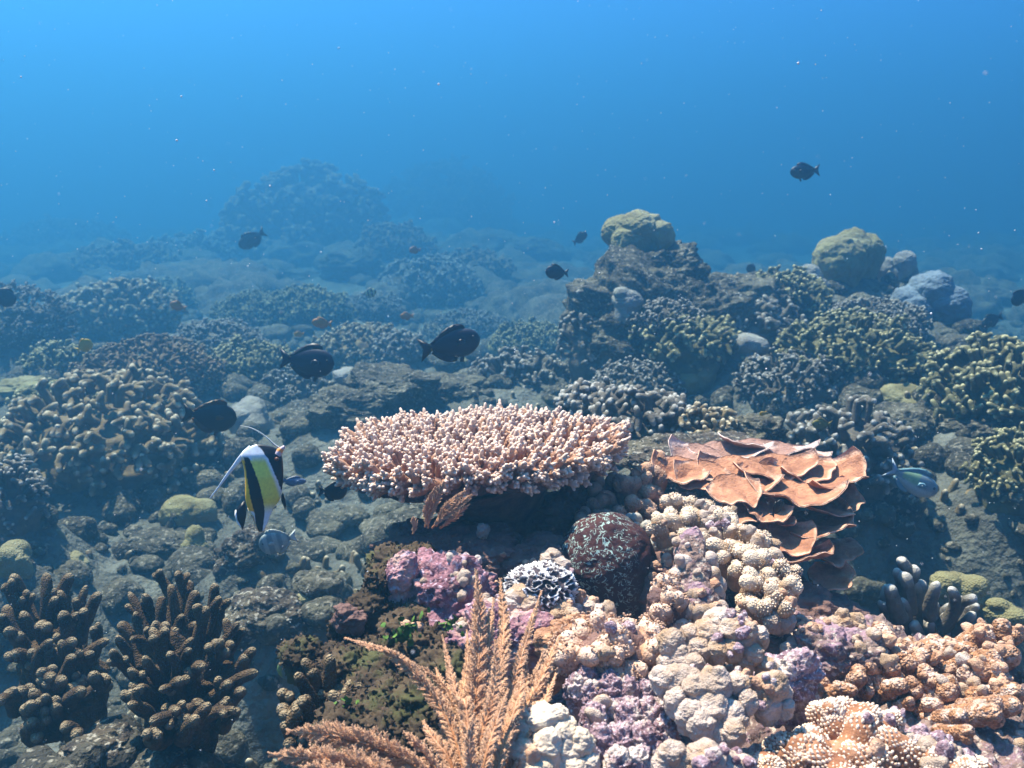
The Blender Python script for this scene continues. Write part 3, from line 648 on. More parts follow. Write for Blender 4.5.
# ------------------------------------------------------------------ foreground finger corals, every finger its own part
def finger_coral(label, px, py, d, specs, body, mat, group, seed, r=.011, ln=.06, baseoff=(0, .02, -.02)):
    """specs: tip positions (px, py, dd); short forked fingers rise from a lumpy body"""
    rng = np.random.RandomState(seed); p = P3(px, py, d) + np.array(baseoff); body = np.array(body)
    t = thing("finger_coral", label, "coral", tuple(p - np.array([0, 0, body[2]])), group); o = np.array(t.location)
    g = Geo(); V, F = lump_geo(rng, p, *body, n=6, amp=.35, fr=1.8, down=1.7, lobes=9, fine=.05); g.add(V, t=F); g.build("base", mat, t, o)
    for (tx, ty, dd) in specs:
        B = P3(tx, ty, d + dd); v = nrm(nrm((B - p) / body) * .75 + np.array([.12, .0, .75]) + rng.normal(size=3) * .16)
        L = ln * rng.uniform(.75, 1.25); A = B - v * L; A = A + (p - A) * .18
        rr = r * rng.uniform(.8, 1.2)
        g = Geo()
        V, Q, tt, P, R = fingers(rng, A[None], B[None], rr * 1.35, rr * .9, 16, 14, .16, 0)
        V = V + nrm(V - P[0, 6]) * (rr * (.30 * fbm(V / rr * .5, 3)))[:, None]; g.add(V, Q, tip=tt)
        for q in range(rng.randint(0, 3)):
            i = rng.randint(5, 10); c = P[0, i]; sd_ = nrm(np.cross(v, rng.normal(size=3)))
            e = c + nrm(sd_ * .75 + v * rng.uniform(.8, 1.5)) * rr * rng.uniform(2.2, 3.8)
            V, Q, tt, _, _ = fingers(rng, c[None], e[None], rr * 1.0, rr * .75, 14, 12, .12, 0); V = V + nrm(V - c) * (rr * (.2 * fbm(V / rr * .6, 2)))[:, None]; g.add(V, Q, tip=.4 + .6 * tt)
        g.build("branch", mat, t, o)
    return t
G_F = 'finger corals in the left foreground'
rng = np.random.RandomState(21)
def more(cx, cy, rx, ry, n): return [(cx + rx * math.sqrt(u) * math.cos(v), cy + ry * math.sqrt(u) * math.sin(v)) for u, v in zip(rng.uniform(0, 1, n), rng.uniform(0, 2 * math.pi, n))]
tipsA = [(12, 575), (26, 590), (44, 572), (58, 590), (72, 574), (85, 585), (97, 592), (20, 612), (38, 622), (60, 612), (80, 612), (100, 622), (8, 605), (50, 640), (28, 650), (74, 640), (92, 652), (108, 640), (10, 655), (42, 672), (62, 678), (84, 690), (20, 690), (4, 630), (104, 675), (2, 585), (55, 705), (30, 720)] + more(48, 690, 55, 55, 16)
finger_coral('dark brown finger coral with pale tips in the bottom left corner', 52, 675, 1.45, [(a + rng.uniform(-3, 3), b, -.16 + (690 - b) / 120 * .20 + rng.uniform(-.03, .03)) for a, b in tipsA], (.070, .07, .10), M['fingerdk'], G_F, 31, r=.0096, ln=.085)
tipsB = [(128, 592), (138, 612), (152, 575), (160, 596), (176, 572), (186, 580), (196, 590), (212, 583), (220, 604), (232, 600), (236, 622), (246, 628), (120, 622), (132, 640), (150, 628), (166, 622), (182, 614), (200, 622), (214, 640), (228, 652), (246, 656), (112, 650), (126, 668), (146, 656), (168, 652), (188, 650), (206, 668), (226, 684), (240, 690), (140, 688), (160, 690), (182, 680), (200, 700), (222, 715), (152, 722), (176, 718), (128, 705), (116, 636), (204, 606), (170, 584), (256, 672), (142, 598)] + more(182, 690, 62, 55, 20)
finger_coral('dense brown finger coral on the left floor with fingers fanning up and right', 185, 680, 1.32, [(a + rng.uniform(-3, 3), b, -.15 + (710 - b) / 120 * .20 + rng.uniform(-.03, .03)) for a, b in tipsB], (.072, .065, .09), M['fingerdk'], G_F, 32, r=.0080, ln=.075)
tipsC = [(330, 655, 0), (310, 668, 0), (296, 673, -.02), (280, 690, -.03), (279, 706, -.04), (284, 722, -.05), (320, 690, .0), (345, 690, -.02), (300, 700, -.05), (287, 745, -.06), (338, 672, .02), (335, 710, -.04)]
finger_coral('small smooth brown finger coral beside the sea fern at bottom', 322, 728, .93, tipsC, (.03, .03, .04), M['fingerdk'], G_F, 33, r=.0072, ln=.04, baseoff=(.012, .02, -.03))
tipsD = [(905, 572), (917, 566), (922, 580), (938, 582), (950, 588), (902, 598), (917, 604), (934, 600), (952, 605), (965, 598), (975, 612), (894, 612), (930, 622), (948, 628), (962, 626), (978, 604), (890, 585), (882, 600), (912, 622), (895, 568)]
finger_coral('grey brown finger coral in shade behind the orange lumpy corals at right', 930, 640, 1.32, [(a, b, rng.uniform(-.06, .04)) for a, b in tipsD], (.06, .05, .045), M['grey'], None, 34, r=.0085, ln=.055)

# ------------------------------------------------------------------ leafy plate coral
def build_lettuce():
    rng = np.random.RandomState(8)
    t = thing("leafy_coral", "orange brown leafy coral of curled overlapping plates right of centre", "coral", tuple(P3(755, 575, 1.3))); o = np.array(t.location)
    core = P3(758, 535, 1.36)
    g = Geo(); V, F = lump_geo(rng, core, .105, .10, .075, 5, .3, down=1.6, lobes=5); g.add(V, t=F); g.build("core", M['stalk'], t, o)
    #  edge px,py,dist | root px,py,dist | half width m | curl | pale?
    PL = [(690, 468, 1.33, 706, 452, 1.43, .050, .25, 1), (722, 461, 1.35, 731, 447, 1.45, .060, .25, 1), (768, 459, 1.36, 765, 445, 1.47, .070, .25, 1), (806, 463, 1.36, 792, 450, 1.46, .055, .25, 1),
          (666, 480, 1.27, 690, 463, 1.36, .042, .3, 0), (699, 489, 1.25, 708, 466, 1.35, .050, .3, 0), (736, 491, 1.25, 742, 464, 1.37, .055, .3, 0), (776, 484, 1.27, 766, 460, 1.38, .062, .3, 0), (814, 482, 1.27, 796, 462, 1.38, .056, .35, 0), (847, 490, 1.26, 814, 470, 1.36, .050, .45, 0),
          (742, 503, 1.19, 726, 480, 1.30, .040, .15, 0), (806, 506, 1.20, 786, 486, 1.32, .056, .4, 0), (845, 512, 1.22, 806, 492, 1.33, .045, .5, 0), (772, 521, 1.18, 764, 500, 1.30, .040, .35, 0), (744, 523, 1.17, 742, 504, 1.29, .034, .3, 0),
          (838, 540, 1.19, 795, 520, 1.32, .060, .5, 0), (792, 550, 1.16, 772, 527, 1.28, .046, .45, 0), (855, 562, 1.20, 815, 546, 1.31, .045, .45, 0), (808, 572, 1.15, 786, 552, 1.27, .042, .5, 0), (842, 586, 1.18, 815, 572, 1.27, .034, .7, 0),
          (757, 470, 1.30, 762, 496, 1.34, .045, .2, 0), (772, 508, 1.22, 778, 524, 1.27, .030, .3, 0)]
    sunup = np.array([0, -.35, 1.0])
    for k, (ex, ey, ed, rx_, ry_, rd_, w, curl, pale) in enumerate(PL):
        if k in (8, 14, 15): w = w * .8
        jx = rng.uniform(-14, 14); ex += jx; ey += rng.uniform(-4, 4); rx_ -= jx * .5
        E = P3(ex, ey + (0 if pale else 3), ed + .035); B = P3(rx_, ry_ - 5, rd_ - .02); curl = curl * rng.uniform(.2, 1.5); w = w * rng.uniform(.8, 1.1); ax = E - B; L = np.linalg.norm(ax); a1 = ax / L
        side = nrm(np.cross(a1, sunup)); nr_ = np.cross(side, a1); 
        if nr_[2] < 0: nr_ = -nr_
        Lx = max(L, w * .9); ns, nv = 22, 44
        s = np.linspace(0, 1, ns)[:, None]; a = np.linspace(-1, 1, nv)[None]
        edge = 1 - .62 * (1 - np.sqrt(np.maximum(1 - np.abs(a)**2.4, 0))) + .05 * np.sin(a * 6 + k) + .02 * np.sin(a * 15 + 2 * k)
        ph = rng.uniform(0, 6)
        ruf = (.085 * np.sin(a * 4.2 + ph) + .05 * np.sin(a * 9 + ph * 2) + .12 * rng.uniform(-1, 1) * a) * s**1.7
        up = curl * .7 * s**2.4 - .30 * s * (1 - s) + .10 * np.abs(a)**2 * s
        fan = a * (.30 + .85 * s**.8)
        P = B + a1 * (s * edge * Lx)[..., None] + side * (fan * w)[..., None] + nr_ * ((up + ruf) * w * 1.15)[..., None]
        P = P + (nr_ * .003) * fbm(P.reshape(-1, 3) * 60, 2).reshape(ns, nv)[..., None]
        th = .0035
        Nn = nrm(np.cross(np.gradient(P, axis=0), np.gradient(P, axis=1)))
        if (Nn[..., 2].mean()) < 0: Nn = -Nn
        thk = (th * (1 - .55 * s**6 + 0 * a))[..., None]
        T = P + Nn * thk * .5; Bt = P - Nn * thk * .5
        m = ns * nv; ii = np.arange(ns - 1)[:, None]; jj = np.arange(nv - 1)[None]
        q = np.stack([ii * nv + jj, ii * nv + jj + 1, (ii + 1) * nv + jj + 1, (ii + 1) * nv + jj], -1).reshape(-1, 4)
        loop = np.concatenate([np.arange(nv), np.arange(1, ns) * nv + nv - 1, (ns - 1) * nv + np.arange(nv - 2, -1, -1), np.arange(ns - 2, 0, -1) * nv])
        l2 = np.roll(loop, -1); wall = np.stack([loop, l2, l2 + m, loop + m], -1)
        tip = np.maximum(s * np.ones_like(a), np.abs(a) * (s > .3) * .98).ravel(); tip = np.concatenate([tip, tip * .96])
        g = Geo(); g.add(np.concatenate([T.reshape(-1, 3), Bt.reshape(-1, 3)]), np.concatenate([q, q[:, ::-1] + m, wall]), tip=tip)
        g.build("plate", M['lettucepale'] if pale else M['lettuce'], t, o)
build_lettuce()

# ------------------------------------------------------------------ knobby foreground corals
def knobby(name, label, cen, ell, mat, seed, n, r, L, nub=None, nubr=.002, K=9, seg=10, zmin=-.3, upb=.0, forks=0, base=.72, cat="coral", group=None, basemat=None, jitter=.12, tipmul=1.0):
    rng = np.random.RandomState(seed); cen = np.asarray(cen, float); ell = np.asarray(ell, float)
    t = thing(name, label, cat, tuple(cen - np.array([0, 0, ell[2]])), group); o = np.array(t.location)
    g = Geo(); V, F = lump_geo(rng, cen, *(ell * base), n=5, amp=.25, down=1.5); g.add(V, t=F); g.build("base", basemat or M["stalk"], t, o)
    d = dome_dirs(rng, n, zmin, 1.0)
    wob = 1 + .2 * fbm(d * 2 + seed, 2)[:, None]
    B = cen + ell * d * wob * rng.uniform(1 - jitter, 1 + jitter * .6, (n, 1)); dirn = nrm(d / ell * ell.min() + np.array([0, 0, upb])); A = B - dirn * L * rng.uniform(.8, 1.2, (n, 1))
    g = Geo(); V, Q, tt, P, R = fingers(rng, A, B, r * 1.15, r * rng.uniform(.8, 1.05, n), K, seg, .08, .03); g.add(V, Q, tip=tt * tipmul)
    SA, SB, SR = [A], [B], [np.full(n, r)]
    for k in range(forks):
        c = A + (B - A) * rng.uniform(.35, .6, (n, 1)); e = c + nrm(nrm(np.cross(dirn, rng.normal(size=(n, 3)))) * .8 + dirn) * L * rng.uniform(.45, .75, (n, 1))
        V, Q, tt, _, _ = fingers(rng, c, e, r * .95, r * .75, K, seg, .06, .03); g.add(V, Q, tip=(.4 + .6 * tt) * tipmul); SA.append(c); SB.append(e); SR.append(np.full(n, r * .85))
    g.build("branches", mat, t, o)
    if nub:
        g = Geo()
        SA = np.concatenate(SA); SB = np.concatenate(SB); SR = np.concatenate(SR)
        for q in range(nub):
            N = len(SA); f = rng.uniform(.3, 1.0, N); dd = nrm(SB - SA); sd_ = nrm(np.cross(dd, rng.normal(size=(N, 3))))
            u = np.clip((f - .72) / .28, 0, 1) * np.pi / 2
            c = SA + dd * (np.linalg.norm(SB - SA, axis=1) * np.minimum(f, .78))[:, None] + (sd_ * np.cos(u)[:, None] + dd * np.sin(u)[:, None]) * (SR * .95)[:, None]
            V, F = balls(c, nubr * .6 * rng.uniform(.75, 1.25, N), 2, sd_ + dd * .6, 1.5); g.add(V, t=F, tip=np.repeat(f, 42) * .45 + .2)
        ob = g.build("polyp_bumps", mat, t, o); ob['kind'] = 'stuff'
    return t
def lobed(name, label, parts, mat, seed, rough=.06, res=4, cat="coral", group=None, sub="lobe", fine=.0):
    """parts: px, py, dist, radius px -> each lobe a part"""
    rng = np.random.RandomState(seed); P0 = np.array([P3(a, b, c) for a, b, c, r in parts])
    lo = P0.mean(0); lo[2] = P0[:, 2].min() - .02
    t = thing(name, label, cat, tuple(lo), group)
    for (a, b, c, r), p in zip(parts, P0):
        R = r * c / FPX; g = Geo()
        R = R * 1.16; V, F = lump_geo(rng, p, R * rng.uniform(.9, 1.15), R, R * rng.uniform(.85, 1.1), 6, .34, 1.1, fine=.035 + fine, down=1.7, rid=False); g.add(V, t=F, tip=np.clip((V[:, 2] - p[2]) / R, 0, 1)); g.build(sub, mat, t, lo)
    return t

# brown stubby lobes in the table's shade
def lobe_sticks(name, label, tips, mat, seed, nub, nubr, len_m, basepx, group=None, r0=1.1, sub="branch", lean=None, cat="coral", tipmul=.85, fork=True, nubtip=.3, taper=.95, rs=1.0):
    """tips: (px,py,dist,radius px): upright stubby branches, every branch a part"""
    rng = np.random.RandomState(seed); bp = P3(*basepx[:3]); br = basepx[3]
    t = thing(name, label, cat, tuple(bp - np.array([0, 0, br])), group); o = np.array(t.location)
    g = Geo(); V, F = lump_geo(rng, bp - np.array([0, 0, br * .15]), br * basepx[4] * .8, br * .7, br * .6, 6, .4, 1.5, fine=.06, down=1.9, lobes=6); g.add(V, t=F); g.build("base", M['crustdark'], t, o)
    for (a, b, c, r) in tips:
        B = P3(a, b, c); R = r * rs * c / FPX * rng.uniform(.85, 1.15)
        dv = nrm(nrm(B - bp) * .7 + np.array(lean if lean else (0, 0, .6))); A = B - dv * len_m * rng.uniform(.8, 1.2)
        g = Geo(); V, Q, tt, P, _ = fingers(rng, A[None], B[None], R * r0, R * taper, 34 if not nub else 16, 28 if not nub else 18, .08, 0)
        V = V + nrm(V - P[0, 5]) * (R * (.26 * fbm(V / R * .8, 3) + (.16 * fbm(V / R * 4.5, 2) if not nub else 0)))[:, None]; g.add(V, Q, tip=tt * tipmul)
        SA, SB, SR = [A], [B], [R]
        if fork:
            for q in range(rng.randint(1, 3)):
                c0 = A + (B - A) * rng.uniform(.5, .8); e = c0 + nrm(nrm(np.cross(dv, rng.normal(size=3))) + dv * .6) * R * rng.uniform(1.4, 2.0)
                V, Q, tt, _, _ = fingers(rng, c0[None], e[None], R * .85, R * .7, 24, 20, .05, 0); V = V + nrm(V - c0) * (R * (.2 * fbm(V / R * .9, 3) + (.13 * fbm(V / R * 4.5, 2) if not nub else 0)))[:, None]; g.add(V, Q, tip=(.35 + .65 * tt) * tipmul); SA.append(c0); SB.append(e); SR.append(R * .75)
        if nub:
            for A1, B1, R1 in zip(SA, SB, SR):
                N = int(nub * 1.7 * (R1 / R)); i = np.arange(N) + .5; f = i / N; dd = nrm(B1 - A1)
                x1 = nrm(np.cross(dd, [.3, .5, .8])); x2 = np.cross(dd, x1); ph = i * 2.399963
                sd_ = x1 * np.cos(ph)[:, None] + x2 * np.sin(ph)[:, None]; Ln = np.linalg.norm(B1 - A1)
                f0 = max(.0, 1 - R1 * 1.0 / Ln); body = f < .6
                u = np.where(body, 0, (f - .6) / .4 * np.pi / 2)
                al = np.where(body, .1 + (f / .6) * (f0 - .1), f0)
                cc = A1 + dd * (Ln * al)[:, None] + (sd_ * np.cos(u)[:, None] + dd * np.sin(u)[:, None]) * R1 * .96
                kp = (perlin(cc * 140) > (-.28 if nubtip < .7 else -9)) & (rng.rand(N) > .06); cc = cc[kp]; sd_ = sd_[kp]; f = f[kp]; N = len(cc); V, F = balls(cc, nubr * .62 * rng.uniform(.7, 1.3, N), 2, sd_ * .5 + dd, 1.7); g.add(V, t=F, tip=np.repeat(nubtip + (1 - nubtip) * f**2, 42) * (.8 + .4 * rng.rand(N)).repeat(42))
        g.build(sub, mat, t, o)
    return t
rng = np.random.RandomState(77)
def sc(pts, d0, dy=0, jit=.02, r=10):
    """scatter of tips: distance falls with the pixel row"""
    return [(a, b, d0 + dy * (b - pts[0][1]) / 100 + rng.uniform(-jit, jit), (r if len(q) == 0 else q[0])) for a, b, *q in pts]

lobe_sticks("stubby_coral", "brown stubby lobed coral in the shade under the right rim of the table coral",
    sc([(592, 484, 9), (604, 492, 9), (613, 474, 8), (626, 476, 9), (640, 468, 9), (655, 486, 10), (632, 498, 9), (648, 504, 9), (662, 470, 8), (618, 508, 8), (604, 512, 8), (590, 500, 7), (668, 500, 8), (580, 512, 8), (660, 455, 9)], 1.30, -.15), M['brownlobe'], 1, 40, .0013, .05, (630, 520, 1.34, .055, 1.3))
lobe_sticks("digitate_coral", "cream knobbly finger coral tumbling down left of the leafy coral",
    sc([(672, 494, 9), (690, 497, 9), (706, 500, 10), (718, 510, 10), (700, 514, 10), (684, 512, 9), (728, 508, 9), (745, 528, 9), (765, 533, 9), (732, 524, 10), (716, 528, 10), (752, 546, 10), (738, 544, 10), (772, 552, 9), (760, 560, 10), (784, 562, 9), (770, 572, 10), (795, 578, 9), (788, 590, 9), (776, 592, 9), (756, 580, 10), (740, 566, 9), (700, 534, 10), (724, 546, 9), (668, 514, 9), (790, 604, 8), (748, 598, 9), (764, 604, 9), (655, 520, 8), (682, 530, 9), (798, 568, 7)], 1.20, -.22), M['creamb'], 2, 60, .0015, .045, (735, 570, 1.24, .085, 1.25), nubtip=.6, r0=1.35, taper=.7)
lobe_sticks("digitate_coral", "greenish grey low knob coral in shade above the brain coral",
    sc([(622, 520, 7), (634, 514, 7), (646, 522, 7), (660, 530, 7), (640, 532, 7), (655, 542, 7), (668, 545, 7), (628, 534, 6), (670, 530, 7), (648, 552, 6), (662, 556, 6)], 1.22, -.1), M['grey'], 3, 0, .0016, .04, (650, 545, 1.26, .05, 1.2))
# brain coral
g = Geo(); rb = np.random.RandomState(4); p = P3(606, 566, 1.17); V, F = lump_geo(rb, p, .066, .060, .072, 7, .12, 1.1, down=1.8, fine=.008)
side = np.clip(1.6 - (V[:, 0] - p[0]) / .026, 0, 1); g.add(V, t=F, tip=side)
tag(g.build("brain_coral", M['brain'], None, p - np.array([0, 0, .07])), "dark reddish brain coral with pale blue green maze lines under the table coral", "coral")
p = P3(652, 592, 1.17); g = Geo(); V, F = lump_geo(rb, p, .040, .05, .055, 6, .4, 1.4, down=1.8, fine=.03); g.add(V, t=F)
tag(g.build("reef_rock", M['stalk'], None, p - np.array([0, 0, .06])), "dark red crusted rock hugging the right side of the brain coral", "rock", G_RK)
# knobbly column
g = Geo(); P = np.array([[P3(698, 618, .98), P3(697, 600, .99), P3(694, 585, 1.0), P3(692, 570, 1.01), P3(690, 555, 1.02), P3(692, 542, 1.03), P3(693, 532, 1.035), P3(693, 526, 1.04)]])
V, Q, tt = tubes(np.stack([np.interp(np.linspace(0, 7, 60), np.arange(8), P[0, :, q]) for q in range(3)], -1)[None], np.interp(np.linspace(0, 7, 60), np.arange(8), np.array([.030, .027, .024, .021, .018, .017, .011, .001]))[None], 60, None); V = V + nrm(V - P[0, 3]) * (.012 * fbm(V * 55, 4))[:, None]; g.add(V, Q)
t = thing("lump_column", "upright grey pink crusted column with pale bubbles beside the cream knobbly coral", "coral", tuple(P[0, 0] - np.array([0, 0, .03]))); o = np.array(t.location)
g.build("column", M['outcrop'], t, o); g = Geo()
for k in range(34):
    a = rng.uniform(-2.6, .9); f = rng.uniform(0, .62); i = int(f * 7); c = P[0, i] + np.array([math.cos(a), math.sin(a), 0]) * (.034 - .014 * f) * .95
    V, F = lump_geo(rng, c, .0085, .0085, .0095, 3, .1); g.add(V, t=F)
g.build("bubbles", M['bubble'], t, o)

# purple crusted rock and neighbours
def rock(label, px, py, w, h, d, mat, seed, amp=.45, lobes=7, n=6, fine=.07, name="reef_rock", ratio=.85, group=G_RK):
    rng = np.random.RandomState(seed); p = P3(px, py, d); rx = w / 2 * d / FPX; rz = h / 2 * d / FPX
    g = Geo(); V, F = lump_geo(rng, p, rx, rx * ratio, rz, n, amp, 1.7, fine=fine, lobes=lobes, oct=5, down=1.8)
    V = V + nrm(V - p) * (.005 * ridged(V * 70, 3))[:, None] * min(1, rx / .05)
    g.add(V, t=F); return tag(g.build(name, mat, None, p - np.array([0, 0, rz])), label, "rock", group)
rock('big purple pink crusted rock in front of the shaded stalk of the table coral', 450, 605, 145, 120, 1.08, M['purple'], 61)
rock('purple knob forming the left end of the big purple rock', 400, 585, 56, 66, 1.06, M['purple'], 62, .3, 4)
rock('dark rock added in place of deep shade behind the table coral stalk', 572, 522, 110, 84, 1.34, M['stalk'], 72)  # added rock: its dark colour stands in for shade and hides sunlit ground
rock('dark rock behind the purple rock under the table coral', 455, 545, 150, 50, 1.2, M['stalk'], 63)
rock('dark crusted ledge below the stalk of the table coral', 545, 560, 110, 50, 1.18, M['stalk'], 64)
rock('small dark red rock jutting from the left edge of the outcrop', 350, 617, 36, 28, 1.02, M['stalk'], 65, n=5)
rock('pinkish rock behind the sea fern', 505, 640, 110, 90, .98, M['purple'], 66)
rock('small tan rock between the sea fern and the pale honeycomb coral', 575, 640, 80, 70, .93, M['crust'], 67)
rock('pale pink crusted slope right of the pale bubble coral', 830, 655, 120, 60, .98, M['outcrop'], 68)
rock('crusted rock in the gap between bubble coral and cauliflower coral', 790, 680, 70, 70, .88, M['violet'], 69)
rock('small white edged rock at the foot of the table coral stalk', 484, 530, 14, 16, 1.16, M['massivegrey'], 70, n=5)
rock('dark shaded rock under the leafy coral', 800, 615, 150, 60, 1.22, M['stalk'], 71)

# honeycomb coral with pale ridges
rb = np.random.RandomState(9); p = P3(541, 590, 1.02); v, f = ico(6); d = v
rr = 1 + .2 * fbm(d * 2 + 3, 3); wal = 1 - np.abs(perlin(d * 5.5 + 7)) * 3.2; wal = np.clip(wal, 0, 1)
V = p + d * (rr + .22 * wal**2)[:, None] * np.array([.036, .034, .026]); g = Geo(); g.add(V, t=f, tip=wal)
tag(g.build("honeycomb_coral", M['rim'], None, p - np.array([0, 0, .03])), "small dark coral with white honeycomb ridges behind the sea fern tips", "coral")
G_PC = 'small pale corals on the central outcrop'
for k, (a, b, c, w, l) in enumerate([(520, 600, 1.0, 22, 'small pink white knob left of the honeycomb coral'), (562, 612, .99, 18, 'round pale knob right of the honeycomb coral'), (583, 604, 1.03, 14, 'pale knob below the brain coral'), (552, 562, 1.10, 18, 'greyish dome in shade above the honeycomb coral')]):
    lobed("knob_coral", l, [(a, b, c, w * .6), (a + w * .5, b + 4, c - .01, w * .45), (a - w * .4, b + 5, c - .01, w * .4)], M['bubble'], 80 + k, group=G_PC)

# tan crusty lumps (left of the pale bubble coral)
knobby("crusty_coral", "bright tan and white grainy coral above the purple knobs", P3(610, 655, .90), (.058, .05, .042), M['crust'], 41, 46, .0105, .024, nub=22, nubr=.0017, forks=1)
knobby("crusty_coral", "small tan grainy coral with white tips left of the lumpy column", P3(668, 607, .97), (.032, .03, .034), M['crust'], 42, 18, .009, .022, nub=20, nubr=.0017, forks=1, upb=.8)
# pale bubble coral
lobed("bubble_coral", "large pale grey bubble coral of rounded lobes in the lower centre", sc([(722, 625, 17), (738, 632, 15), (706, 634, 13), (690, 636, 11), (672, 642, 11), (742, 646, 12), (733, 648, 9), (752, 652, 9), (680, 656, 12), (693, 664, 9), (668, 662, 9), (758, 636, 9), (716, 650, 11), (700, 648, 11), (745, 662, 8), (765, 666, 9)], .86, -.06, .008), M['bubble'], 51)
lobed("bubble_coral", "bubble coral cluster with fused pale lobes below the large one", sc([(680, 682, 17), (664, 678, 12), (695, 690, 12), (715, 684, 15), (728, 690, 11), (738, 682, 10), (712, 710, 15), (728, 716, 15), (700, 722, 13), (716, 734, 13), (690, 714, 13), (734, 732, 10), (676, 700, 10), (748, 700, 9)], .80, -.06, .008), M['bubble'], 52)
lobed("bubble_coral", "pair of smooth pale lobes left of the cauliflower coral", sc([(772, 684, 12), (768, 703, 12), (782, 692, 9), (760, 692, 8), (785, 706, 8)], .80, 0, .004), M['bubble'], 53)
lobed("bubble_coral", "low tan and grey lobes at the bottom edge right of the purple knobs", sc([(705, 760, 17), (688, 766, 13), (725, 768, 16), (672, 752, 11), (662, 764, 10), (745, 766, 10)], .72, 0, .004), M['bubble'], 54)
lobed("bubble_coral", "small segmented pale lobe on top of the slope below the leafy coral", sc([(826, 628, 8), (836, 625, 8), (845, 624, 8), (855, 622, 8), (838, 634, 8), (828, 638, 6)], 1.0, 0, .004), M['bubble'], 55)
lobed("cream_coral", "cream yellow lobed coral at the bottom edge beside the sea fern", sc([(520, 735, 16), (540, 722, 16), (560, 732, 16), (545, 748, 17), (524, 755, 14), (565, 752, 14), (580, 744, 12), (510, 748, 10), (556, 768, 12), (535, 770, 14), (574, 768, 11), (590, 762, 9), (556, 716, 10)], .76, -.05, .006), M['cream'], 56)
G_SK = 'scattered pale lobes on the right slope'
for k, (a, b, l) in enumerate([(794, 645, 'small pale lobe on the crusted slope nearest the bubble coral'), (812, 662, 'pale lobe midway down the crusted slope'), (778, 618, 'pale shaded lobe under the end of the cream knobbly coral'), (868, 700, 'white lobe tucked among the orange lumpy branches')]):
    lobed("knob_coral", l, [(a, b, .98, 8), (a + 9, b + 3, .975, 7), (a - 7, b + 4, .97, 6)], M['bubble'], 90 + k, group=G_SK)
# purple knobs
def purple_knobs():
    pts = sc([(578, 690, 12), (590, 678, 11), (605, 672, 12), (618, 676, 11), (630, 660, 10), (640, 650, 9), (610, 690, 12), (595, 700, 12), (625, 695, 13), (640, 685, 10), (646, 700, 13), (650, 720, 15), (630, 718, 14), (612, 715, 13), (594, 722, 13), (645, 742, 14), (665, 735, 12), (622, 742, 13), (600, 744, 14), (585, 758, 12), (638, 764, 12), (618, 766, 13), (660, 755, 9), (585, 740, 9)], .86, -.12, .01)
    rg = np.random.RandomState(3); t = thing("crusted_knobs", "jagged purple and white crusted knobs at the bottom between cream and bubble corals", "rock", tuple(P3(615, 770, .82))); o = np.array(t.location)
    for a, b, c, r in pts:
        R = r * c / FPX; p = P3(a, b, c); g = Geo(); V, F = lump_geo(rg, p, R, R, R * 1.35, 5, .5, 1.6, fine=.1, down=1.8); V = V + nrm(V - p) * (.0022 * ridged(V * 260, 2))[:, None]; g.add(V, t=F); g.build("knob", M['violet'], t, o)
purple_knobs()
# cauliflower coral at the bottom
lobe_sticks("cauliflower_coral", "brown cauliflower coral with white bumps along the bottom edge", sc([(780, 738, 18), (800, 752, 19), (760, 758, 14), (842, 700, 15), (830, 716, 17), (858, 706, 15), (862, 724, 19), (885, 728, 19), (850, 745, 20), (880, 752, 20), (905, 742, 17), (925, 738, 15), (912, 762, 18), (940, 750, 15), (960, 762, 15), (835, 764, 20), (975, 768, 14), (816, 704, 12), (808, 728, 13), (945, 768, 16), (870, 768, 18), (896, 712, 10), (815, 745, 16), (790, 765, 16), (868, 735, 16), (898, 750, 17), (932, 756, 15), (865, 756, 17), (850, 725, 15), (845, 768, 17), (985, 762, 12), (955, 752, 13)], .80, -.10), M['cauli'], 5, 120, .0021, .05, (880, 800, .84, .08, 1.5), tipmul=.42, nubtip=.75)
# orange lumpy branching coral at right
lobe_sticks("lumpy_coral", "orange lumpy branching coral with sunlit white tops at the right edge", sc([(870, 632, 10), (888, 630, 11), (908, 640, 12), (936, 636, 13), (950, 640, 13), (965, 648, 12), (990, 628, 12), (1006, 634, 13), (1020, 630, 12), (868, 652, 12), (890, 650, 11), (910, 660, 12), (945, 664, 13), (972, 662, 13), (980, 680, 13), (1000, 655, 14), (1020, 652, 14), (1008, 676, 13), (1022, 690, 12), (862, 676, 11), (882, 682, 10), (905, 686, 12), (912, 700, 8), (955, 690, 13), (965, 715, 11), (972, 730, 9), (1018, 704, 14), (850, 660, 10), (835, 662, 9), (928, 652, 10), (895, 668, 9), (852, 640, 10), (845, 650, 8), (880, 642, 11), (900, 648, 11), (922, 644, 11), (935, 676, 12), (900, 676, 10), (920, 690, 11), (872, 664, 11), (990, 668, 12), (990, 692, 12), (1000, 712, 12), (985, 705, 11), (955, 640, 10), (975, 636, 11), (940, 704, 10), (870, 690, 9), (1012, 648, 10)], 1.02, -.2), M['shaggy'], 6, 0, .0014, .055, (950, 710, 1.02, .085, 1.6), lean=(.45, -.35, .35), taper=.8, rs=.9)
lobe_sticks("lumpy_coral", "low orange crusty branches between the slope and the cauliflower coral", sc([(805, 672, 9), (820, 680, 9), (812, 692, 8), (832, 688, 9), (796, 690, 8), (845, 684, 8)], .93, -.1), M['shaggy'], 7, 0, .0013, .03, (820, 705, .93, .03, 1.4))

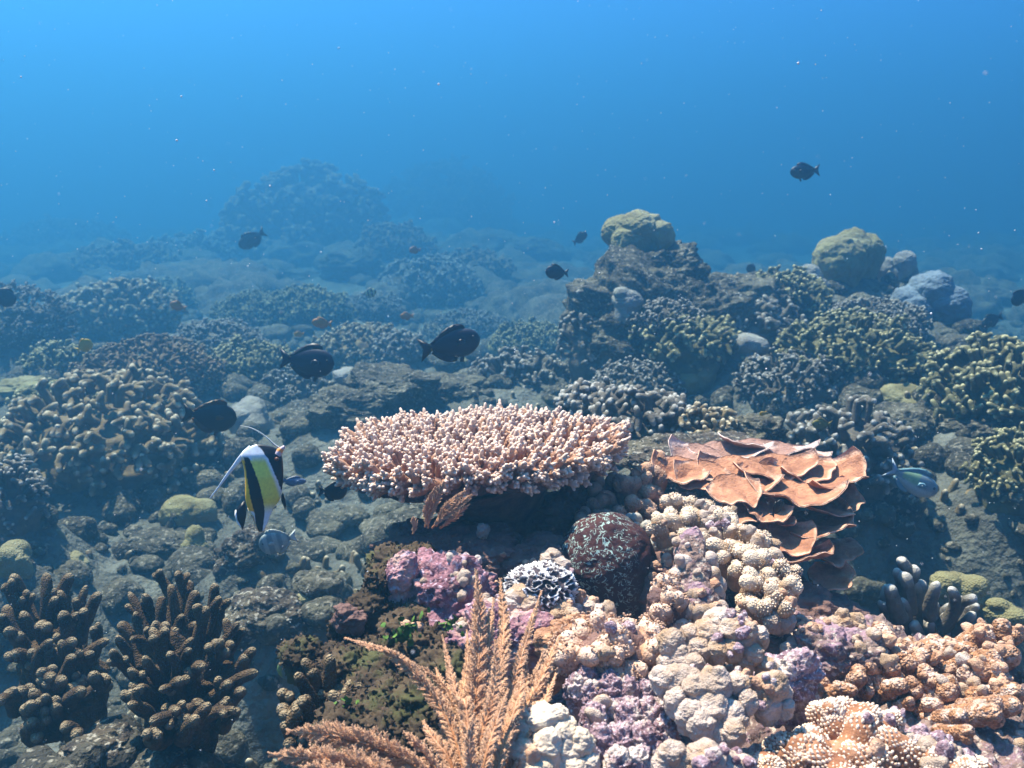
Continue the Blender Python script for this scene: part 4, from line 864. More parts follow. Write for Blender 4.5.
# ------------------------------------------------------------------ sea ferns
def smooth_path(pts, n):
    P = np.array(pts, float); seg = np.linalg.norm(np.diff(P, axis=0), axis=1); s = np.concatenate([[0], np.cumsum(seg)]); s /= s[-1]
    tt = np.linspace(0, 1, n); Q = np.stack([np.interp(tt, s, P[:, k]) for k in range(3)], -1)
    for _ in range(n // 6): Q[1:-1] = (Q[:-2] + 2 * Q[1:-1] + Q[2:]) / 4
    return Q
def frond(t, o, pts, width, seed, side=None, dens=1.0, fluff=1.0):
    rg = np.random.RandomState(seed); K = 40; P = smooth_path(pts, K)[::-1] if False else smooth_path(pts, K)   # pts run root -> tip
    L = np.linalg.norm(np.diff(P, axis=0), axis=1).sum(); g = Geo()
    P = P + (np.sin(np.linspace(0, 5, K) + seed)[:, None] * np.linspace(0, 1, K)[:, None]) * np.array([.0035, .002, .001])
    r = np.linspace(.0016, .0005, K)[None]; V, Q, tt = tubes(P[None], r, 6); g.add(V, Q, tip=tt)
    n = int(L / .0015 * dens); f = np.linspace(.08, .995, n); T = nrm(np.gradient(P, axis=0)); idx = f * (K - 1)
    c = np.stack([np.interp(idx, np.arange(K), P[:, k]) for k in range(3)], -1); tn = nrm(np.stack([np.interp(idx, np.arange(K), T[:, k]) for k in range(3)], -1))
    pl = np.array(side if side is not None else rg.normal(size=3) * .35 + np.array([1, .2, 0])); sv = nrm(pl - tn * (tn @ pl)[:, None]); tv = np.cross(tn, sv)
    for sg in (-1, 1):
        for lay in range(2):
            w = width * np.clip(np.sin(np.clip(f * 1.05, 0, 1) * np.pi)**.45, .25, 1) * (1 - .35 * f) * rg.uniform(.75, 1.1, n)
            ang = rg.normal(size=n) * .35 + (0 if lay == 0 else .9 * sg)
            dv = nrm((sv * np.cos(ang)[:, None] + tv * np.sin(ang)[:, None]) * sg * .78 + tn * .75 + rg.normal(size=(n, 3)) * .06)
            if lay: w = w * .7
            e = c + dv * w[:, None] + tn * w[:, None] * .15
            V, Q, t2, PP, _ = fingers(rg, c, e, .0007, .0004, 6, 4, .10, .0); g.add(V, Q, tip=.35 + .65 * t2)
            for q in range(int(7 * fluff)):
                i = .18 + .8 * (q + .5) / 7; cc = c + (e - c) * i
                for s2 in (-1, 1):
                    pn = nrm(np.cross(dv, tv)) if lay == 0 else nrm(np.cross(dv, sv))
                    ee = cc + nrm(pn * s2 * .7 + dv * .8 + rg.normal(size=(n, 3)) * .25) * (w[:, None] * .22)
                    V, Q, t3, _, _ = fingers(rg, cc, ee, .0005, .00034, 4, 3, .0, .0); g.add(V, Q, tip=.6 + .4 * t3)
    return g.build("frond", M['hydroid'], t, o)
t = thing("sea_fern", "tall bushy orange sea fern rising at the bottom centre", "sea fern", tuple(P3(470, 800, .72)), 'orange sea ferns'); o = np.array(t.location)
FR = [([(470, 800, .72), (472, 722, .76), (476, 660, .80), (479, 607, .83), (479, 569, .85)], .016), ([(482, 800, .72), (491, 710, .77), (500, 663, .81), (507, 622, .84), (504, 577, .86)], .014),
      ([(488, 800, .73), (504, 716, .78), (516, 676, .81), (529, 641, .84), (543, 590, .87)], .010), ([(494, 800, .72), (519, 722, .76), (541, 685, .79), (558, 638, .81)], .015),
      ([(466, 800, .73), (462, 720, .78), (466, 663, .82), (463, 632, .84)], .008), ([(462, 800, .73), (455, 716, .78), (447, 676, .81), (440, 636, .83)], .008),
      ([(468, 800, .72), (461, 752, .74), (447, 716, .76), (422, 685, .78), (394, 657, .80), (347, 637, .83)], .013), ([(464, 780, .73), (450, 697, .79), (435, 676, .81), (410, 656, .83)], .010),
      ([(460, 800, .72), (447, 754, .74), (426, 720, .76)], .011), ([(470, 800, .70), (472, 750, .71), (473, 714, .72)], .008), ([(480, 800, .72), (482, 720, .77), (488, 650, .82), (490, 600, .84)], .010),
      ([(490, 800, .73), (510, 730, .78), (528, 690, .81), (540, 655, .83)], .010), ([(474, 800, .71), (480, 740, .73), (492, 690, .76), (496, 640, .78)], .010), ([(484, 800, .70), (500, 745, .73), (518, 700, .76), (527, 668, .78)], .012),
      ([(468, 800, .72), (468, 740, .75), (458, 690, .78), (452, 655, .80)], .009), ([(476, 800, .70), (486, 755, .71), (500, 720, .73), (508, 690, .74)], .010), ([(498, 800, .71), (520, 750, .74), (540, 712, .77), (553, 676, .79)], .012)]
FR += [([(a0, 800, d0), (a1, 740, d0 + .03), (a2, 700, d0 + .05), (a3, y3, d0 + .08)], .0115) for a0, d0, a1, a2, a3, y3 in [(478, .74, 474, 470, 468, 650), (486, .74, 492, 498, 500, 640), (494, .75, 508, 520, 530, 660), (472, .75, 466, 460, 455, 668), (500, .73, 524, 540, 550, 665), (482, .76, 484, 486, 487, 610), (466, .74, 452, 443, 432, 670), (490, .70, 505, 515, 520, 690), (474, .70, 468, 462, 458, 700)]]
for k, (pp, w) in enumerate(FR): frond(t, o, [P3(*q) for q in pp], w, 200 + k)
t = thing("sea_fern", "low pale orange sea fern lying across the bottom edge left of the tall one", "sea fern", tuple(P3(440, 800, .70)), 'orange sea ferns'); o = np.array(t.location)
FR = [([(440, 790, .68), (422, 768, .69), (385, 750, .70), (338, 738, .71), (289, 731, .73)], .019), ([(420, 790, .66), (369, 770, .67), (322, 760, .68), (275, 752, .69)], .018),
      ([(440, 795, .68), (418, 770, .69), (395, 758, .70), (366, 736, .72)], .012), ([(430, 800, .69), (400, 770, .71), (378, 750, .73), (374, 728, .74)], .010), ([(450, 800, .68), (440, 770, .69), (425, 748, .70), (400, 735, .71)], .011), ([(400, 800, .66), (360, 782, .66), (320, 774, .67), (296, 770, .67)], .016)]
for k, (pp, w) in enumerate(FR): frond(t, o, [P3(*q) for q in pp], w, 300 + k, side=(0, .1, 1), dens=.8)
t = thing("sea_fern", "small tan sea fern tufts hanging in shade under the front rim of the table coral", "sea fern", tuple(P3(435, 530, 1.12)), 'orange sea ferns'); o = np.array(t.location)
FR = [([(425, 527, 1.12), (432, 508, 1.11), (436, 492, 1.10), (444, 482, 1.10)], .012), ([(432, 528, 1.12), (448, 512, 1.11), (466, 500, 1.10), (474, 494, 1.10)], .013), ([(413, 534, 1.12), (414, 524, 1.12), (416, 516, 1.12)], .008), ([(440, 528, 1.12), (455, 518, 1.11), (470, 504, 1.10)], .010), ([(428, 528, 1.12), (427, 512, 1.11), (433, 488, 1.10)], .009), ([(436, 526, 1.12), (448, 506, 1.11), (462, 492, 1.10)], .010)]
for k, (pp, w) in enumerate(FR): frond(t, o, [P3(*q) for q in pp], w, 350 + k, fluff=.6)

# ------------------------------------------------------------------ algae turf on the left edge of the outcrop, green leaves
def leafy(name, mat, centres, n, size, seed, spread, z0=0.0):
    rg = np.random.RandomState(seed); g = Geo()
    pick = rg.randint(0, len(centres), n); c = np.array(centres)[pick]
    p = c + rg.normal(size=(n, 3)) * np.array(spread)
    zz = height(p[:, 0], p[:, 1], False); p[:, 2] = np.maximum(p[:, 2], zz + rg.uniform(0, .02, n))
    D = nrm(rg.normal(size=(n, 3)) * .7 + np.array([-.2, -.4, .5])); U = nrm(np.cross(D, rg.normal(size=(n, 3))))
    N = np.cross(D, U); s = size * rg.uniform(.5, 1.3, n)[:, None]
    # seven vertex cupped leaf: front and back share it
    prof = [(0, 0, 0), (.45, .5, .12), (1.0, .62, .3), (1.35, 0.1, .28), (1.05, -.6, .3), (.5, -.55, .1), (.7, 0, -.02)]
    V = np.stack([p + D * s * a + U * s * b + N * s * h for a, b, h in prof], 1).reshape(-1, 3)
    F = np.concatenate([np.array([[0, 6, 1], [1, 6, 2], [2, 6, 3], [3, 6, 4], [4, 6, 5], [5, 6, 0]])[None] + np.arange(n)[:, None, None] * 7]).reshape(-1, 3)
    g.add(V, t=F, tip=np.tile([0, .4, .9, 1, .9, .4, .5], n))
    return g.build(name, mat)
cs = [P3(a, b, c) for a, b, c in [(360, 655, 1.0), (345, 690, .95), (380, 640, 1.02), (352, 735, .88), (370, 690, .93), (400, 670, .95), (395, 710, .88), (430, 700, .88), (420, 740, .82), (375, 730, .86), (350, 640, 1.03), (385, 612, 1.05), (395, 565, 1.10), (455, 650, .98), (440, 640, 1.0), (410, 645, 1.0), (500, 540, 1.15)]]
def turf():
    rg = np.random.RandomState(15); g = Geo(); PTS, NR = [], []
    for c in cs[:-1]:
        for q in range(5):
            p = np.array(c) + rg.normal(size=3) * np.array([.022, .022, .008]); zz = float(height(p[:1], p[1:2], False)[0]); p[2] = max(p[2], zz) - .006; R = rg.uniform(.016, .03)
            V, F = lump_geo(rg, p, R, R, R * .8, 5, .5, 1.8, fine=.12, down=2.0); V = V + nrm(V - p) * (.003 * fbm(V * 180, 3))[:, None]
            g.add(V, t=F, tip=.25); k = rg.randint(0, len(V), 190); k = k[V[k, 2] > p[2] - R * .6]; PTS.append(V[k]); NR.append(nrm(V[k] - p))
    p = np.concatenate(PTS); N0 = np.concatenate(NR); n = len(p)
    D = nrm(N0 + rg.normal(size=(n, 3)) * .7); U = nrm(np.cross(D, rg.normal(size=(n, 3)))); N = np.cross(D, U); s = .0030 * rg.uniform(.5, 1.5, n)[:, None]
    prof = [(-.3, 0, 0), (.45, .5, .12), (1.0, .62, .3), (1.35, 0.1, .28), (1.05, -.6, .3), (.5, -.55, .1), (.7, 0, -.02)]
    V = np.stack([p + D * s * a + U * s * b + N * s * h for a, b, h in prof], 1).reshape(-1, 3)
    F = (np.array([[0, 6, 1], [1, 6, 2], [2, 6, 3], [3, 6, 4], [4, 6, 5], [5, 6, 0]])[None] + np.arange(n)[:, None, None] * 7).reshape(-1, 3)
    g.add(V, t=F, tip=np.tile([0, .3, .8, 1, .8, .3, .4], n)); ob = g.build("algae_turf", M['algae']); ob['kind'] = 'stuff'
turf()
G_GR = 'bright green leafy algae sprigs'
for k, (a, b, c, l) in enumerate([(402, 636, .955, 'bright green algae sprig on the left of the turf above the arching sea fern'), (412, 629, .955, 'bright green algae sprig at the foot of the purple rock'), (449, 625, .95, 'small green algae sprig just left of the tall sea fern'), (349, 707, .86, 'tiny green algae sprig low on the dark turf beside the finger coral')]):
    ob = leafy("green_algae", M['green'], [P3(a, b, c)], 26, .0068 if k < 2 else .005, 20 + k, (.006, .004, .006)); tag(ob, l, 'algae', G_GR)

# ------------------------------------------------------------------ small encrusting nodules that knit the colonies of the outcrop together
def nodules():
    rg = np.random.RandomState(91); dg = bpy.context.evaluated_depsgraph_get()
    bad = ('table_coral', 'leafy_coral', 'sea_fern', 'haze', 'finger_coral', 'brain_coral', 'honeycomb_coral')
    hits = {0: [], 1: [], 2: []}; nrs = {0: [], 1: [], 2: []}
    cent = rg.uniform([-.12, .50], [.85, 1.25], (170, 2))
    for c in cent:
        kind = rg.randint(0, 3)
        for q in range(rg.randint(5, 16)):
            x, y = c + rg.normal(size=2) * .018
            ok, loc, nr, idx, ob, _ = S.ray_cast(dg, Vector((x, y, -.1)), Vector((0, 0, -1)))
            if not ok: continue
            top = ob
            while top.parent: top = top.parent
            if top.name.split('.')[0] in bad or top.get('kind') == 'stuff' or loc.z < -.72: continue
            if 'fish' in top.name: continue
            hits[kind].append(tuple(loc)); nrs[kind].append(tuple(nr))
    for kind, (nm, mt, sc_) in {0: ('crust_nodules', 'violet', .0065), 1: ('tan_nodules', 'crust', .0055), 2: ('pale_nodules', 'bubble', .0060)}.items():
        P = np.array(hits[kind]); N = np.array(nrs[kind]); n = len(P)
        v, fc = ico(3); R = sc_ * .85 * rg.uniform(.3, 1.5, n)
        V = v[None] * R[:, None, None]; dn = nrm(N)[:, None]; V = V + dn * ((V * dn).sum(-1, keepdims=True)) * rg.uniform(-.3, .9, (n, 1, 1))
        Vf = (P[:, None] + V).reshape(-1, 3); nn = np.repeat(v[None], n, 0).reshape(-1, 3); Vf = Vf + nn * (np.repeat(R, len(v)) * .5 * fbm(Vf * 160, 2))[:, None]
        g = Geo(); g.add(Vf, t=(fc[None] + np.arange(n)[:, None, None] * len(v)).reshape(-1, 3), tip=.5); o = g.build(nm, M[mt]); o['kind'] = 'stuff'
bpy.context.view_layer.update()
nodules()

# ------------------------------------------------------------------ fish
def lin(c): return np.array([((x / 255) / 12.92 if x <= 10 else ((x / 255 + .055) / 1.055)**2.4) for x in c])
def sheet(name, poly, th, parent, frame, colf, loc):
    """thin fin: an outline polygon (x,z) given thickness, with the middle slightly thicker than its edge"""
    P = np.array(poly, float); c = P.mean(0); n = len(P)
    inner = c + (P - c) * .6
    V = [(x, 0.0, z) for x, z in P] + [(x, th, z) for x, z in inner] + [(c[0], th, c[1])] + [(x, -th, z) for x, z in inner] + [(c[0], -th, c[1])]
    V = np.array(V); q, t = [], []
    for i in range(n):
        j = (i + 1) % n
        q.append([i, j, n + j, n + i]); t.append([n + i, n + j, 2 * n])
        q.append([j, i, 2 * n + 1 + i, 2 * n + 1 + j]); t.append([2 * n + 1 + j, 2 * n + 1 + i, 3 * n + 1])
    col = np.array([colf(x, z) for x, _, z in V])
    g = Geo(); g.add(V @ frame.T + loc, q, t, col=col); return g.build(name, M['fish'], parent, np.array(parent.location))
def fish(label, px, py, d, length_px, face=1, tilt=0, yaw=0, hgt=.5, thick=.16, body=(20, 20, 30), tail=None, fin=None, colf=None, cat='fish', group=None, eye=True, forked=.25, snout=.35, name='fish', squat=0):
    """a laterally flattened reef fish: lofted body, dorsal, anal, tail and side fins, eyes"""
    L = length_px * d / FPX; p = P3(px, py, d)
    fr = Matrix.Rotation(math.radians(yaw), 3, 'Z') @ Matrix.Rotation(math.radians(-tilt if face > 0 else tilt), 3, 'Y')
    F = np.array(fr) @ np.diag([face, face, 1.0]) * 1.0
    t = thing(name, label, cat, tuple(p), group)
    cb = lin(body); ct = lin(tail) if tail else cb; cf = lin(fin) if fin else cb * .8
    cfn = colf if colf else (lambda x, z: cb)
    K, Sg = 30, 20; s = np.linspace(0, 1, K); bl = .82 * L            # nose at +x
    x = L * .5 - s * bl
    hh = (np.sin(np.pi * np.clip(s, 0, 1)**.72)**.75) * hgt * L * .5
    hh = np.maximum(hh, .055 * L * sstep(0.0, .04, s) ); hh[-1] = .05 * L
    th = (np.sin(np.pi * s**.6)**.9) * thick * L * .5; th = np.maximum(th, .012 * L); th[0] = hh[0] = .004 * L
    zc = -.02 * L * np.sin(np.pi * s)
    a = np.arange(Sg) / Sg * 2 * np.pi
    Y = th[:, None] * np.cos(a)[None]; Z = zc[:, None] + hh[:, None] * np.sin(a)[None]; X = np.repeat(x[:, None], Sg, 1)
    V = np.stack([X, Y, Z], -1).reshape(-1, 3)
    i = np.arange(K - 1)[:, None]; j = np.arange(Sg)[None]; j2 = (j + 1) % Sg
    Q = np.stack([i * Sg + j, i * Sg + j2, (i + 1) * Sg + j2, (i + 1) * Sg + j], -1).reshape(-1, 4)
    col = np.array([cfn(v[0] / L, v[2] / L) for v in V])
    g = Geo(); g.add(V @ F.T + p, Q, col=col)
    nose = np.concatenate([V[:Sg].mean(0, keepdims=True), V[:Sg]]); g.add(nose @ F.T + p, t=[[0, 1 + k, 1 + (k + 1) % Sg] for k in range(Sg)], col=np.repeat(col[:1], Sg + 1, 0))
    g.build("body", M['fish'], t, np.array(t.location))
    H = hgt * L * .5; e = .002 * L + .0004
    top = lambda u: float(np.interp(u, s, hh + zc)); bot = lambda u: float(np.interp(u, s, zc - hh))
    X_ = lambda u: L * .5 - u * bl
    us = np.linspace(.26, .95, 12)
    dors = [(X_(u), top(u) - .012 * L) for u in us] + [(X_(u) - .05 * L * (u), top(u) + .085 * L * math.sin(math.pi * min(1, ((u - .22) / .74))**.6) * (1 if k % 2 else .9) + .01 * L) for k, u in reversed(list(enumerate(us)))]
    sheet("dorsal_fin", dors, e, t, F, lambda a, b: cf, p)
    us = np.linspace(.5, .95, 9)
    an = [(X_(u), bot(u) + .012 * L) for u in us] + [(X_(u) - .05 * L * u, bot(u) - .085 * L * math.sin(math.pi * min(1, (u - .44) / .53))**.6 - .005 * L) for u in reversed(us)]
    sheet("anal_fin", an, e, t, F, lambda a, b: cf, p)
    x0 = X_(1.0); tf = [(x0 + .02 * L, .045 * L), (x0 - .05 * L, .10 * L), (x0 - .19 * L, .20 * L), (x0 - (.19 - .19 * forked) * L, .06 * L), (x0 - (.19 - .25 * forked) * L, 0), (x0 - (.19 - .19 * forked) * L, -.06 * L), (x0 - .19 * L, -.20 * L), (x0 - .05 * L, -.10 * L), (x0 + .02 * L, -.045 * L)]
    sheet("tail_fin", tf, e, t, F, lambda a, b: ct, p)
    for sg in (1, -1):
        xa = X_(.30); ya = float(np.interp(.3, s, th)) * 1.02
        pf = [(xa, .03 * L), (xa - .08 * L, .06 * L), (xa - .15 * L, .03 * L), (xa - .16 * L, -.04 * L), (xa - .09 * L, -.05 * L), (xa, -.02 * L)]
        o_ = sheet("pectoral_fin", pf, e, t, F, lambda a, b: cf * 1.25, p + F @ np.array([0, sg * ya, 0]))
        if length_px > 18 and eye:
            g = Geo(); ce = np.array([X_(.14), sg * float(np.interp(.14, s, th)) * .80, .05 * L]); V, Fc = balls(ce[None], .026 * L, 2); g.add(V @ F.T + p, t=Fc, col=np.tile([[.02, .02, .025]], (len(V), 1))); 
            eo = g.build("eye", M['fish'], t, np.array(t.location))
    if length_px > 30:
        xa = X_(.36); za = bot(.36); pv = [(xa, za + .02 * L), (xa - .04 * L, za - .09 * L), (xa - .10 * L, za - .07 * L), (xa - .07 * L, za + .02 * L)]
        sheet("pelvic_fin", pv, e, t, F, lambda a, b: cf, p)
    return t
G_D = 'dark surgeonfish over the reef'; G_O = 'small orange and yellow fish'; G_X = 'distant dark fish'
DK = (30, 30, 46)
fish('dark surgeonfish with pale yellow tail base, rightmost of the two just behind the table coral', 450, 344, 1.9, 62, 1, 10, 12, .46, tail=(40, 36, 44), group=G_D, body=DK, colf=lambda x, z: lin((150, 130, 50)) if x < -.30 and z < 0 else lin(DK))
fish('dark rounded surgeonfish above the boulder pile, left of the yellow tailed one', 307, 361, 2.0, 57, 1, -4, -8, .52, group=G_D, body=DK)
fish('blackish fish with an orange tint swimming right above the moorish idol', 210, 416, 2.0, 52, 1, -12, 20, .55, body=(34, 26, 24), fin=(70, 45, 20), group=G_D)
fish('dark fish half hidden behind the left rim of the table coral', 333, 491, 1.5, 30, 1, -8, 30, .6, body=(16, 16, 28), group=G_D)
fish('small dark fish swimming left in open water near the tall bommie', 557, 272, 2.6, 24, -1, 5, 10, .55, body=DK, group=G_X)
fish('lone dark fish high in the open water at upper right', 805, 171, 3.0, 32, -1, -4, 10, .42, body=(28, 34, 48), group=G_X)
fish('faint dark fish left of the top of the tall bommie', 580, 238, 4.6, 18, 1, 35, 20, .45, body=(40, 40, 50), group=G_X)
fish('faint dark fish above the rock ledge right of the tall bommie', 752, 270, 4.2, 15, -1, 40, 20, .6, body=(40, 40, 50), group=G_X)
fish('dark fish near the right skyline below the blue grey coral', 992, 320, 3.6, 26, -1, -20, 15, .45, body=(30, 34, 44), group=G_X)
fish('dark fish cut by the right picture edge', 1021, 296, 3.2, 24, -1, -40, 10, .6, body=(28, 32, 44), group=G_X)
fish('dark fish cut by the left picture edge above the branching dome', 2, 296, 3.0, 28, 1, -30, 10, .6, body=(28, 32, 44), group=G_X)
fish('hazy dark fish in front of the huge distant bommie', 252, 239, 5.0, 30, -1, -30, 20, .45, body=(34, 34, 44), group=G_X)
fish('tiny dark fish sheltering between the plates of the leafy coral', 777, 508, 1.10, 20, 1, 55, 20, .45, body=(22, 16, 18), group=G_X)
OR = (175, 115, 45)
fish('orange fish with a yellow tail just above the leafy coral', 799, 455, 1.45, 22, -1, -12, 15, .62, body=(220, 120, 10), tail=(200, 190, 40), fin=(210, 140, 20), group=G_O)
fish('dull yellow fish over the rock behind the leafy coral', 766, 418, 2.0, 20, -1, 40, 20, .42, body=(150, 120, 40), group=G_O)
fish('dull yellow fish against the shaded branching coral', 822, 424, 2.1, 24, -1, 8, 20, .40, body=(120, 105, 40), group=G_O)
fish('orange fish above the tan coral dome between the two surgeonfish', 322, 323, 3.4, 20, -1, 8, 10, .45, body=OR, group=G_O)
fish('yellow fish at the right foot of the left skyline dome', 178, 306, 3.6, 16, -1, 20, 10, .5, body=OR, group=G_O)
fish('yellow fish on the left slope above the brown coral', 84, 346, 2.8, 17, 1, 30, 20, .7, body=(190, 150, 20), group=G_O)
fish('faint orange fish above the faded coral thicket', 415, 250, 5.0, 12, -1, 0, 10, .5, body=(170, 105, 60), group=G_O)
fish('small orange fish left of the yellow tailed surgeonfish', 407, 316, 4.0, 14, -1, 0, 10, .45, body=(170, 110, 45), group=G_O)
fish('faint orange fish at the left foot of the tall bommie', 578, 285, 3.9, 11, 1, 40, 10, .5, body=(170, 100, 60), group=G_O)
fish('small dull yellow fish in the hazy reef above the left surgeonfish', 299, 334, 3.9, 10, -1, 0, 10, .5, body=(180, 130, 40), group=G_O)
def stripes(n, a, b):
    a = lin(a); b = lin(b)
    return lambda x, z: a if math.sin((x + .5) * n * 2 * math.pi) > -.1 else b
fish('pale green and blue fish on the right with a lighter forked tail', 912, 480, 1.7, 56, 1, -26, -8, .42, body=(95, 120, 130), tail=(150, 165, 180), fin=(95, 130, 140), forked=.6, colf=lambda x, z: lin((135, 160, 125)) if z > -.02 and x > -.2 and x < .1 else lin((165, 172, 168)) if z < -.05 else lin((120, 135, 140)))
fish('pale blue grey fish swimming left just below the moorish idol', 278, 541, 1.75, 38, -1, -12, 12, .62, body=(150, 155, 150), tail=(190, 195, 190), fin=(150, 155, 150), colf=stripes(4, (155, 162, 158), (120, 130, 130)))
fish('blue backed fish with yellow green bars low down beside the small finger coral', 306, 662, 1.15, 58, -1, -5, 25, .5, body=(60, 90, 110), tail=(90, 110, 120), fin=(80, 105, 120), colf=lambda x, z: lin((80, 105, 120)) if z > .12 else (lin((110, 130, 75)) if math.sin((x + .5) * 34) > .1 else lin((75, 105, 110))))
fish('tiny black and white striped fish beyond the boulder pile', 369, 293, 4.4, 15, 1, 10, 10, .55, body=(160, 165, 150), colf=stripes(4, (200, 200, 150), (20, 22, 30)))
fish('faint slim fish directly right of the moorish idol', 293, 481, 1.8, 26, 1, -6, 15, .28, body=(80, 95, 125))

# moorish idol: tall disc with bands, long trailing dorsal streamer
def idol():
    d = 1.12; k = d / FPX
    def w(ix, iy): return ((ix - 268) * k, -(iy - 488) * k)                 # local metres in the fish's own plane
    q = lambda X, Y: (200 + X / 5.49, 420 + Y / 5.49)
    p = P3(268, 488, d); t = thing("moorish_idol", "black white and yellow moorish idol with a long white dorsal streamer at left", "fish", tuple(p))
    F = np.array(Matrix.Rotation(math.radians(8), 3, 'Z') @ Matrix.Rotation(-PITCH * .3, 3, 'X'))
    # rows of the body outline: y, left x, right x (crop coordinates)
    rows = [(128, 318, 352), (138, 285, 400), (150, 262, 425), (165, 245, 440), (185, 236, 452), (210, 240, 458), (240, 248, 460), (280, 254, 460), (320, 254, 458), (360, 252, 452), (400, 250, 446), (430, 250, 440), (460, 254, 420), (490, 262, 398), (515, 284, 384), (545, 290, 372), (575, 296, 360), (600, 304, 346), (618, 314, 334)]
    rows = np.array(rows, float); yy = np.linspace(128, 618, 60); xl = np.interp(yy, rows[:, 0], rows[:, 1]); xr = np.interp(yy, rows[:, 0], rows[:, 2])
    for a in (xl, xr):
        a[1:-1] = (a[:-2] + 2 * a[1:-1] + a[2:]) / 4
    nu = 41; u = np.linspace(-1, 1, nu); bulk = np.interp(yy, [128, 180, 300, 420, 500, 560, 618], [.10, .55, 1, .85, .3, .1, .05])
    XX = (xl + xr)[:, None] / 2 + (xr - xl)[:, None] / 2 * u[None]; YY = np.repeat(yy[:, None], nu, 1)
    TH = .012 * bulk[:, None] * np.sqrt(np.maximum(1 - u[None]**2, 0)) + .0004
    px_, py_ = q(XX, YY); lx, lz = w(px_, py_)
    wh = lin((215, 220, 225)); ye = lin((222, 212, 90)); bk = lin((10, 12, 22)); og = lin((225, 170, 40)); cr = lin((190, 195, 190))
    def col(X, Y):
        b1 = np.interp(Y, [128, 150, 200, 260, 320, 400, 490], [325, 350, 385, 408, 430, 449, 460])     # left edge of the face band
        if X > b1 and Y < 480: return bk
        l2 = np.interp(Y, [195, 240, 330, 430, 500, 620], [256, 262, 272, 284, 296, 300]); r2 = np.interp(Y, [195, 240, 330, 430, 500, 620], [285, 305, 335, 352, 352, 332])
        if Y > 193 and l2 < X < r2: return bk
        if X <= l2 and Y > 205: return og if Y < 500 else wh
        if Y <= 205 and X < 300: return og * .5 + wh * .5 if (Y > 188 and X < 262) else wh
        wf = sstep(175, 225, Y) * sstep(0, 26, b1 - X) * (1 - sstep(440, 520, Y)) 
        return wh * (1 - wf) + ye * wf
    cc = np.array([col(a, b) for a, b in zip(XX.ravel(), YY.ravel())])
    A = np.stack([lx, -TH, lz], -1).reshape(-1, 3); B = np.stack([lx, TH, lz], -1).reshape(-1, 3); ny = len(yy); m = ny * nu
    i = np.arange(ny - 1)[:, None]; j = np.arange(nu - 1)[None]; qd = np.stack([i * nu + j, (i + 1) * nu + j, (i + 1) * nu + j + 1, i * nu + j + 1], -1).reshape(-1, 4)
    lp = np.concatenate([np.arange(nu), np.arange(1, ny) * nu + nu - 1, (ny - 1) * nu + np.arange(nu - 2, -1, -1), np.arange(ny - 2, 0, -1) * nu]); l2 = np.roll(lp, -1)
    g = Geo(); g.add(np.concatenate([A, B]) @ F.T + p, np.concatenate([qd, qd[:, ::-1] + m, np.stack([lp, l2, l2 + m, lp + m], -1)]), col=np.concatenate([cc, cc])); g.build("body", M['fish'], t, np.array(p))
    def fin(name, pts, c, c2=None, th=.0007, yo=0):
        poly = [w(*q(*a)) for a in pts]; return sheet(name, poly, th, t, F, (lambda a, b: c), p + F @ np.array([0, yo, 0]))
    # streamer
    pts = [(300, 152), (262, 175), (232, 205), (190, 255), (150, 305), (110, 360), (64, 415)]; P = np.array([[w(*q(*a))[0], 0, w(*q(*a))[1]] for a in pts]); P = smooth_path(P, 30)
    R = np.interp(np.linspace(0, 1, 30), [0, .15, .4, 1], [.0062, .0042, .0024, .0006])[None]
    V, Q, _ = tubes(P[None], R, 10); V[:, 1] *= .35; g = Geo(); g.add(V @ F.T + p, Q, col=np.tile(wh, (len(V), 1))); g.build("dorsal_streamer", M['fish'], t, np.array(p))
    pts = [(235, 30), (290, 42), (340, 72), (380, 108), (412, 145), (435, 160)]; P = np.array([[w(*q(*a))[0], .012, w(*q(*a))[1]] for a in pts]); P = smooth_path(P, 24)
    V, Q, _ = tubes(P[None], np.linspace(.0004, .0014, 24)[None], 8); g = Geo(); g.add(V @ F.T + p, Q, col=np.tile(cr * .9, (len(V), 1))); g.build("filament", M['fish'], t, np.array(p))
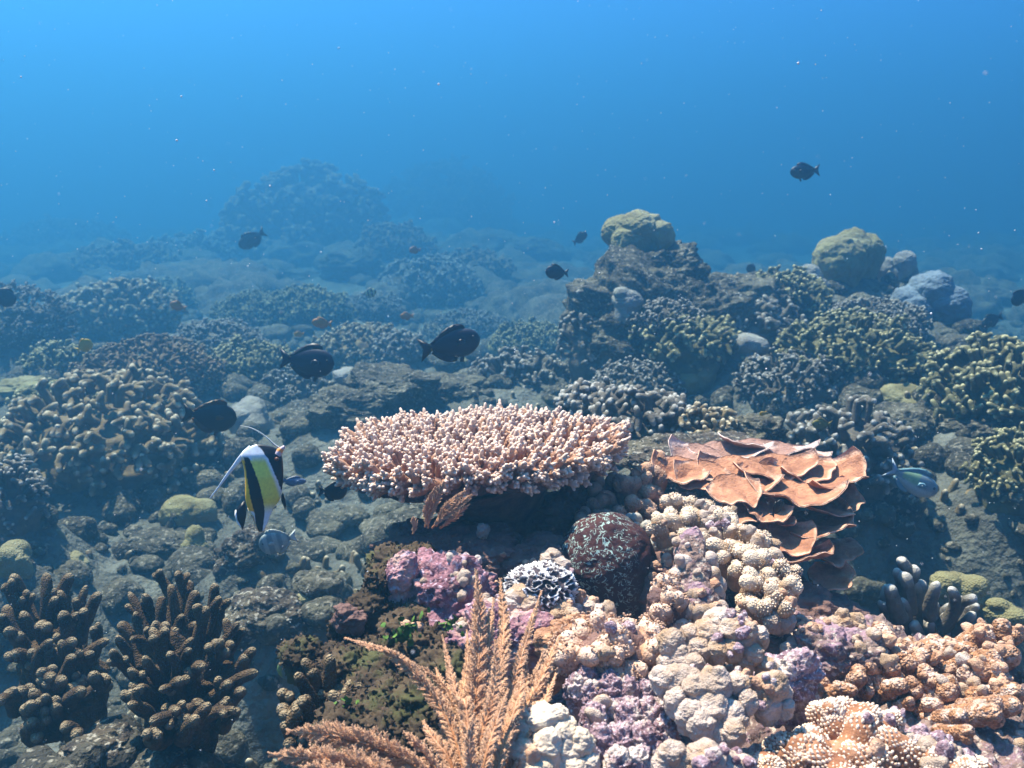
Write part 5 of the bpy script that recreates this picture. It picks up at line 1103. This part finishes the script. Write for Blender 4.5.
    # snout
    pts = [(432, 185), (446, 168), (462, 152), (474, 144)]; P = np.array([[w(*q(*a))[0], 0, w(*q(*a))[1]] for a in pts]); P = smooth_path(P, 10)
    V, Q, _ = tubes(P[None], np.linspace(.0055, .0018, 10)[None], 12); cs_ = np.tile(lin((190, 170, 175)), (len(V), 1)); cs_[40:80] = lin((220, 140, 60)); g = Geo(); g.add(V @ F.T + p, Q, col=cs_); g.build("snout", M['fish'], t, np.array(p))
    fin("tail_fin", [(244, 438), (250, 470), (250, 520), (240, 565), (228, 602), (212, 570), (196, 520), (198, 490), (218, 462)], bk)
    fin("tail_edge", [(196, 520), (206, 560), (228, 604), (222, 604), (198, 562), (188, 515), (192, 490), (198, 488)], wh, th=.0009)
    fin("pelvic_fin", [(442, 420), (452, 400), (462, 440), (466, 475), (460, 503), (450, 475), (440, 450)], bk)
    fin("anal_fin_edge", [(258, 480), (275, 495), (296, 515), (298, 560), (312, 618), (300, 600), (290, 560), (286, 520), (262, 495)], lin((225, 200, 150)), th=.0016)
    g = Geo(); a = w(*q(432, 205)); V, Fc = balls(np.array([[a[0], -.0085, a[1]]]), .0028, 2); g.add(V @ F.T + p, t=Fc, col=np.tile(lin((90, 50, 30)), (len(V), 1))); g.build("eye", M['fish'], t, np.array(p))
idol()

# ------------------------------------------------------------------ specks drifting in the water
rs = np.random.RandomState(17); n = 1500
dd = .35 + 3.2 * rs.uniform(0, 1, n)**1.2; dirs = np.stack([(rs.uniform(-80, 1104, n) - 512) / FPX, (rs.uniform(-60, 800, n) - 384) / FPX], -1)
Pn = np.array([rot_world(u, v) for u, v in dirs]) * dd[:, None]
keep = Pn[:, 2] > height(Pn[:, 0], Pn[:, 1], False) + .03
Pn = Pn[keep]; dd = dd[keep]
g = Geo(); V, F = balls(Pn, dd / FPX * rs.uniform(.12, .6, len(Pn)) * (1 + 1.2 * (rs.uniform(size=len(Pn)) > .94)), 1); g.add(V, t=F)
o = g.build("marine_snow", M['snow']); o['kind'] = 'stuff'
